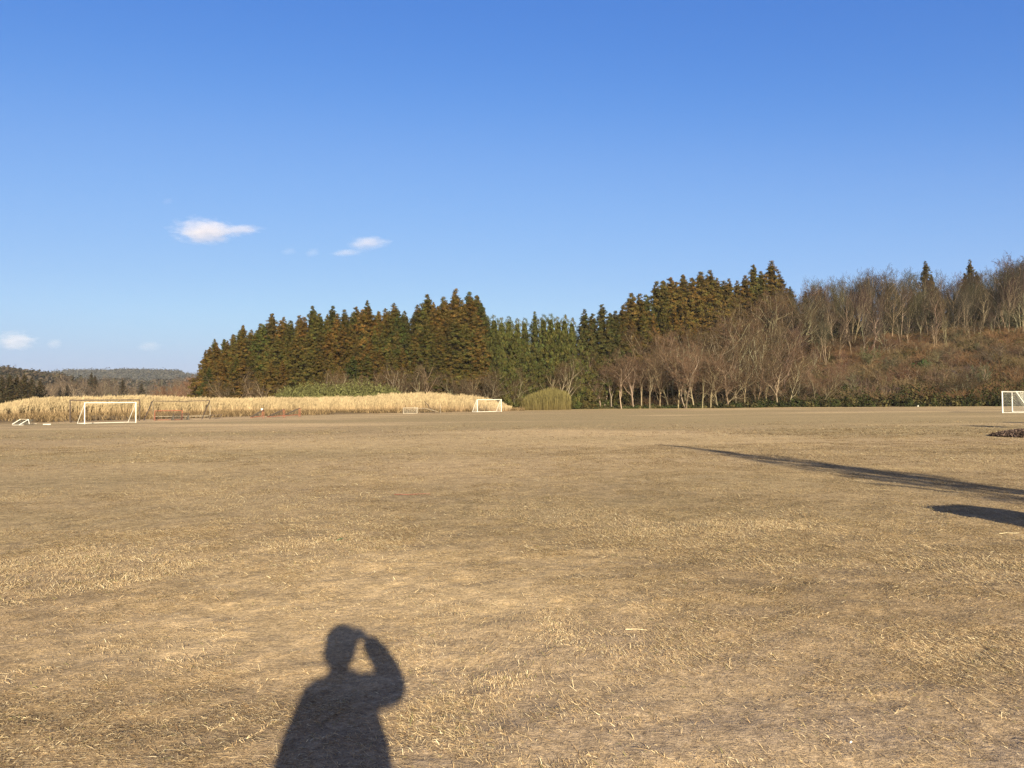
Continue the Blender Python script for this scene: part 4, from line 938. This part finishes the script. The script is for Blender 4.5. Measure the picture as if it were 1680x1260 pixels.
# ------------------------------------------------------------------ what casts the shadows from beside and behind the camera
sunh = np.array([SUN[0], SUN[1]]) / SUN[2]
def from_tip(tip_px, entry_px, H):
    """foot and top of something H tall whose shadow tip and a further point of its shadow axis are seen at two pixels"""
    G = at(*tip_px); top = G + sunh * H; d = at(*entry_px) - G; d /= np.hypot(*d)
    base = G + d * max(0., float(np.dot(top - G, d))); return base, top
def lean_to(root, base, top, H, rotz=0):
    v = Vector((top[0] - base[0], top[1] - base[1], H)).normalized()
    root.rotation_mode = 'QUATERNION'; root.rotation_quaternion = v.to_track_quat('Z', 'Y') @ Matrix.Rotation(rotz, 3, 'Z').to_quaternion()
b0, t0 = from_tip((1032, 727), (1690, 807), 9.5)
st = bare(9.5, 903, -.1, 1, 0, .030, .46, 1.2)
r0 = empty('bare_tree', (b0[0], b0[1], 0), label='slender bare tree beside the pitch whose long shadow crosses the turf', category='bare tree')
lean_to(r0, b0, t0, 9.5); sc = 9.6 / st[2]; r0.scale = (sc * .44, sc * .44, sc)
a = obj('trunk', st[0], M_wood, r0); a.color = (.25, .2, .15, 1); a = obj('crown', st[1], M_wood, r0); a.color = (.15, .1, .07, 1)
t1 = at(1564, 832) + sunh * 1.9; b1 = t1
n = 5000; th = rng.uniform(0, 6.283, n); zz = rng.uniform(0, 1, n); pr = np.sqrt(np.clip(1 - np.clip((zz - .95) / .05, 0, 1) ** 2 * .8, 0, 1)) * np.minimum(1, .8 + zz * .4); rr = .50 * pr * (1 - .3 * rng.uniform(size=n) ** 2)
C = np.stack([np.cos(th) * rr, np.sin(th) * rr, .08 + zz * 1.8], 1); V, F = quads(C, C * [1, 1, .2] + rng.normal(0, .2, (n, 3)), .05, .06)
r1 = empty('clipped_shrub', (b1[0], b1[1], 0), label='clipped column-shaped evergreen shrub beside the pitch, casting a rounded shadow', category='shrub'); lean_to(r1, b1, t1, 1.9)
a = obj('crown', mesh_np('crown', V, F, np.full((len(V), 3), 1.)), M_leaf, r1); a.color = (.04, .055, .02, 1)
a = obj('trunk', tube_mesh('trunk', [((0, 0, -.1), (0, 0, 1.2), .05, .03)], 8), M_rust, r1)
for (x, y, lab) in ((1620, 699.5, 'tall thin tree with a small leaning crown, its crown shadow farther out on the pitch'), (1672, 693.5, 'tall thin tree with a small crown, shading the pitch below the netted goal')):
    G = at(x, y); H = 13.; top = G + sunh * H
    r2 = empty('slender_tree', (top[0], top[1], 0), label=lab, category='tree')
    n = 1500; d = rng.normal(size=(n, 3)); d /= np.linalg.norm(d, axis=1, keepdims=True); C = d * rng.uniform(.4, 1, (n, 1)) ** .5 * np.array([.75, .3, .42]) ; C[:, 2] += H + C[:, 0] * .45
    V, F = quads(C, d + rng.normal(0, .5, d.shape), .07, .08)
    a = obj('crown', mesh_np('crown', V, F, np.full((len(V), 3), 1.)), M_leaf, r2); a.color = (.05, .06, .02, 1)
    a = obj('trunk', tube_mesh('trunk', [((0, 0, -.1), (.03, 0, H * .5), .05, .03), ((.03, 0, H * .5), (0, 0, H), .03, .012)], 8), M_rust, r2)

# ------------------------------------------------------------------ the person taking the picture
def skinned(name, verts, edges, radii, mat, parent, sub=2, root_i=0):
    me = bpy.data.meshes.new(name); me.from_pydata(verts, edges, []); me.materials.append(mat)
    o = obj(name, me, None, parent); md = o.modifiers.new('skin', 'SKIN'); md.use_smooth_shade = True
    for i, r_ in enumerate(radii):
        sv = me.skin_vertices[0].data[i]; sv.radius = r_ if isinstance(r_, tuple) else (r_, r_); sv.use_root = (i == root_i)
    ss = o.modifiers.new('sub', 'SUBSURF'); ss.levels = sub; ss.render_levels = sub; return o
class Sk:
    def __init__(s): s.v = []; s.e = []; s.r = []
    def chain(s, pts, rad, start=None):
        prev = start
        for p, r_ in zip(pts, rad):
            s.v.append(tuple(p)); s.r.append(r_)
            if prev is not None: s.e.append((prev, len(s.v) - 1))
            prev = len(s.v) - 1
        return prev
P = empty('person', (0.0, -.36, 0), label='person in a loose dark jacket holding a phone up with one arm', category='person')
def L_(x, y, z): return (x, y + .36, z)
M_skin = paint('skin', (.42, .27, .20), .55, .1); M_jacket = paint('jacket_cloth', (.05, .055, .07), .85, .3, 20); M_trous = paint('trouser_cloth', (.06, .07, .10), .85, .3, 20); M_hair = paint('hair', (.02, .016, .014), .6, .3, 30); M_shoe = paint('shoe_rubber', (.12, .12, .12), .6, .3)
k = Sk()
k.chain([L_(.03, -.36, .95), L_(.03, -.37, 1.10), L_(.03, -.37, 1.26), L_(.02, -.36, 1.38), L_(.015, -.34, 1.46), L_(.015, -.325, 1.525), L_(.018, -.31, 1.60), L_(.02, -.31, 1.67)], [.13, .12, .14, .11, .060, .066, .092, .080])
def leg(x, hip):
    k.chain([L_(x, -.36, .86), L_(x * 1.1, -.345, .50), L_(x * 1.15, -.38, .10), L_(x * 1.2, -.30, .05), L_(x * 1.25, -.20, .035)], [.085, .058, .042, .042, .03], hip)
leg(-.07, 0); leg(.13, 0)
def hand(k, wrist, palm, kn, curls, thumb, start, rad=.0085):
    """palm plus four unequal fingers, each its own short chain, and a thumb from the side of the palm"""
    pa = k.chain([palm], [.024], start)
    for q, c_, L in zip(kn, curls, (.072, .080, .075, .058)):
        q = Vector(q); d1, d2, d3 = [Vector(v).normalized() for v in c_]
        k.chain([q, q + d1 * L * .42, q + d1 * L * .42 + d2 * L * .32, q + d1 * L * .42 + d2 * L * .32 + d3 * L * .26], [rad * 1.15, rad, rad * .92, rad * .75], pa)
    k.chain(thumb, [.012, .0105, .009], pa)
# raised arm: elbow out, hand on the end of the phone
w = k.chain([L_(.17, -.35, 1.39), L_(.31, -.17, 1.335), L_(.235, -.115, 1.46), L_(.125, -.065, 1.585)], [.062, .048, .040, .026], 3)
kn = [L_(.088, -.045, 1.622 - i * .019 + .01) for i in range(4)]
hand(k, None, L_(.108, -.055, 1.60), kn, [((-.35, 1, .05), (-1, .45, 0), (-1, -.5, 0))] * 4, [L_(.10, -.07, 1.575), L_(.075, -.05, 1.562), L_(.045, -.035, 1.566)], w)
# hanging arm
w = k.chain([L_(-.13, -.36, 1.355), L_(-.190, -.40, 1.12), L_(-.21, -.33, .88)], [.06, .048, .027], 3)
kn = [L_(-.213 + .002 * i, -.275 - i * .020, .785) for i in range(4)]
hand(k, None, L_(-.213, -.31, .825), kn, [((.05, .1 - .05 * i, -1), (.25, .05, -1), (.6, 0, -1)) for i in range(4)], [L_(-.200, -.27, .84), L_(-.187, -.25, .815), L_(-.177, -.245, .79)], w)
body = skinned('body', k.v, k.e, k.r, M_skin, P)
def uvs(name, parts, mat, parent):
    bm = bmesh.new()
    for c_, s_ in parts:
        m4 = Matrix.Translation(c_) @ Matrix.Diagonal((*s_, 1)); bmesh.ops.create_icosphere(bm, subdivisions=3, radius=1, matrix=m4)
    me = bpy.data.meshes.new(name); bm.to_mesh(me); bm.free(); me.polygons.foreach_set('use_smooth', [True] * len(me.polygons)); return obj(name, me, mat, parent)
uvs('hair', [(L_(.02, -.325, 1.650), (.112, .118, .105)), (L_(.015, -.36, 1.585), (.106, .085, .10))], M_hair, P)
uvs('nose', [(L_(.02, -.205, 1.60), (.013, .022, .02))], M_skin, P)
for sx_ in (-1, 1):
    uvs('eye', [(L_(.02 + sx_ * .032, -.222, 1.622), (.013, .010, .010))], M_hair, P); uvs('ear', [(L_(.02 + sx_ * .09, -.315, 1.605), (.010, .02, .032))], M_skin, P)
uvs('mouth', [(L_(.02, -.222, 1.558), (.024, .008, .007))], paint('lips', (.35, .14, .12), .5), P)
j = Sk()
j.chain([L_(.075, -.36, .86), L_(.075, -.37, 1.02), L_(.07, -.37, 1.20), L_(.035, -.36, 1.35), L_(.01, -.345, 1.455)], [(.23, .17), (.22, .165), (.21, .155), (.15, .12), .10])
j.chain([L_(.17, -.35, 1.385), L_(.305, -.175, 1.335), L_(.25, -.122, 1.44), L_(.17, -.085, 1.535), L_(.13, -.07, 1.585)], [.092, .088, .084, .072, .05], 3)
j.chain([L_(-.125, -.365, 1.345), L_(-.185, -.40, 1.12), L_(-.21, -.345, .93)], [.088, .080, .052], 3)
skinned('jacket', j.v, j.e, j.r, M_jacket, P)
t = Sk()
t.chain([L_(.03, -.36, .93)], [.15])
for x in (-.075, .135): t.chain([L_(x, -.36, .82), L_(x * 1.1, -.345, .50), L_(x * 1.15, -.375, .12)], [.10, .076, .066], 0)
skinned('trousers', t.v, t.e, t.r, M_trous, P)
for x in (-.09, .165): uvs('shoe', [((x, .12, .045), (.05, .14, .05)), ((x, .03, .06), (.045, .06, .06))], M_shoe, P)
bm = bmesh.new(); bmesh.ops.create_cube(bm, size=1, matrix=Matrix.Diagonal((.146, .008, .071, 1))); bmesh.ops.bevel(bm, geom=bm.edges[:], offset=.003, segments=2, affect='EDGES')
me = bpy.data.meshes.new('phone_body'); bm.to_mesh(me); bm.free()
ph = empty('phone', (.022, -.012, 1.583), label='slim dark phone held sideways in a raised hand', category='phone')
obj('case', me, paint('phone_case', (.02, .02, .022), .35), ph)
bm = bmesh.new(); bmesh.ops.create_cone(bm, cap_ends=True, segments=24, radius1=.006, radius2=.006, depth=.002, matrix=Matrix.Translation((-.022, .005, .017)) @ Matrix.Rotation(R(90), 4, 'X'))
me = bpy.data.meshes.new('lens'); bm.to_mesh(me); bm.free(); obj('lens', me, M_hair, ph)

# ------------------------------------------------------------------ air
bm = bmesh.new(); bmesh.ops.create_cube(bm, size=1); me = bpy.data.meshes.new('haze'); bm.to_mesh(me); bm.free()
hz, n_, o_ = mat_new('thin_air'); pv = node(n_, 'ShaderNodeVolumePrincipled'); pv.inputs['Color'].default_value = (.80, .88, 1, 1); pv.inputs['Density'].default_value = .00008
n_.links.new(pv.outputs[0], o_.inputs['Volume'])
h = obj('haze', me, hz, loc=(0, 1400, 56), kind='stuff', label='thin blue air over the far hills'); h.scale = (12000, 8000, 124)
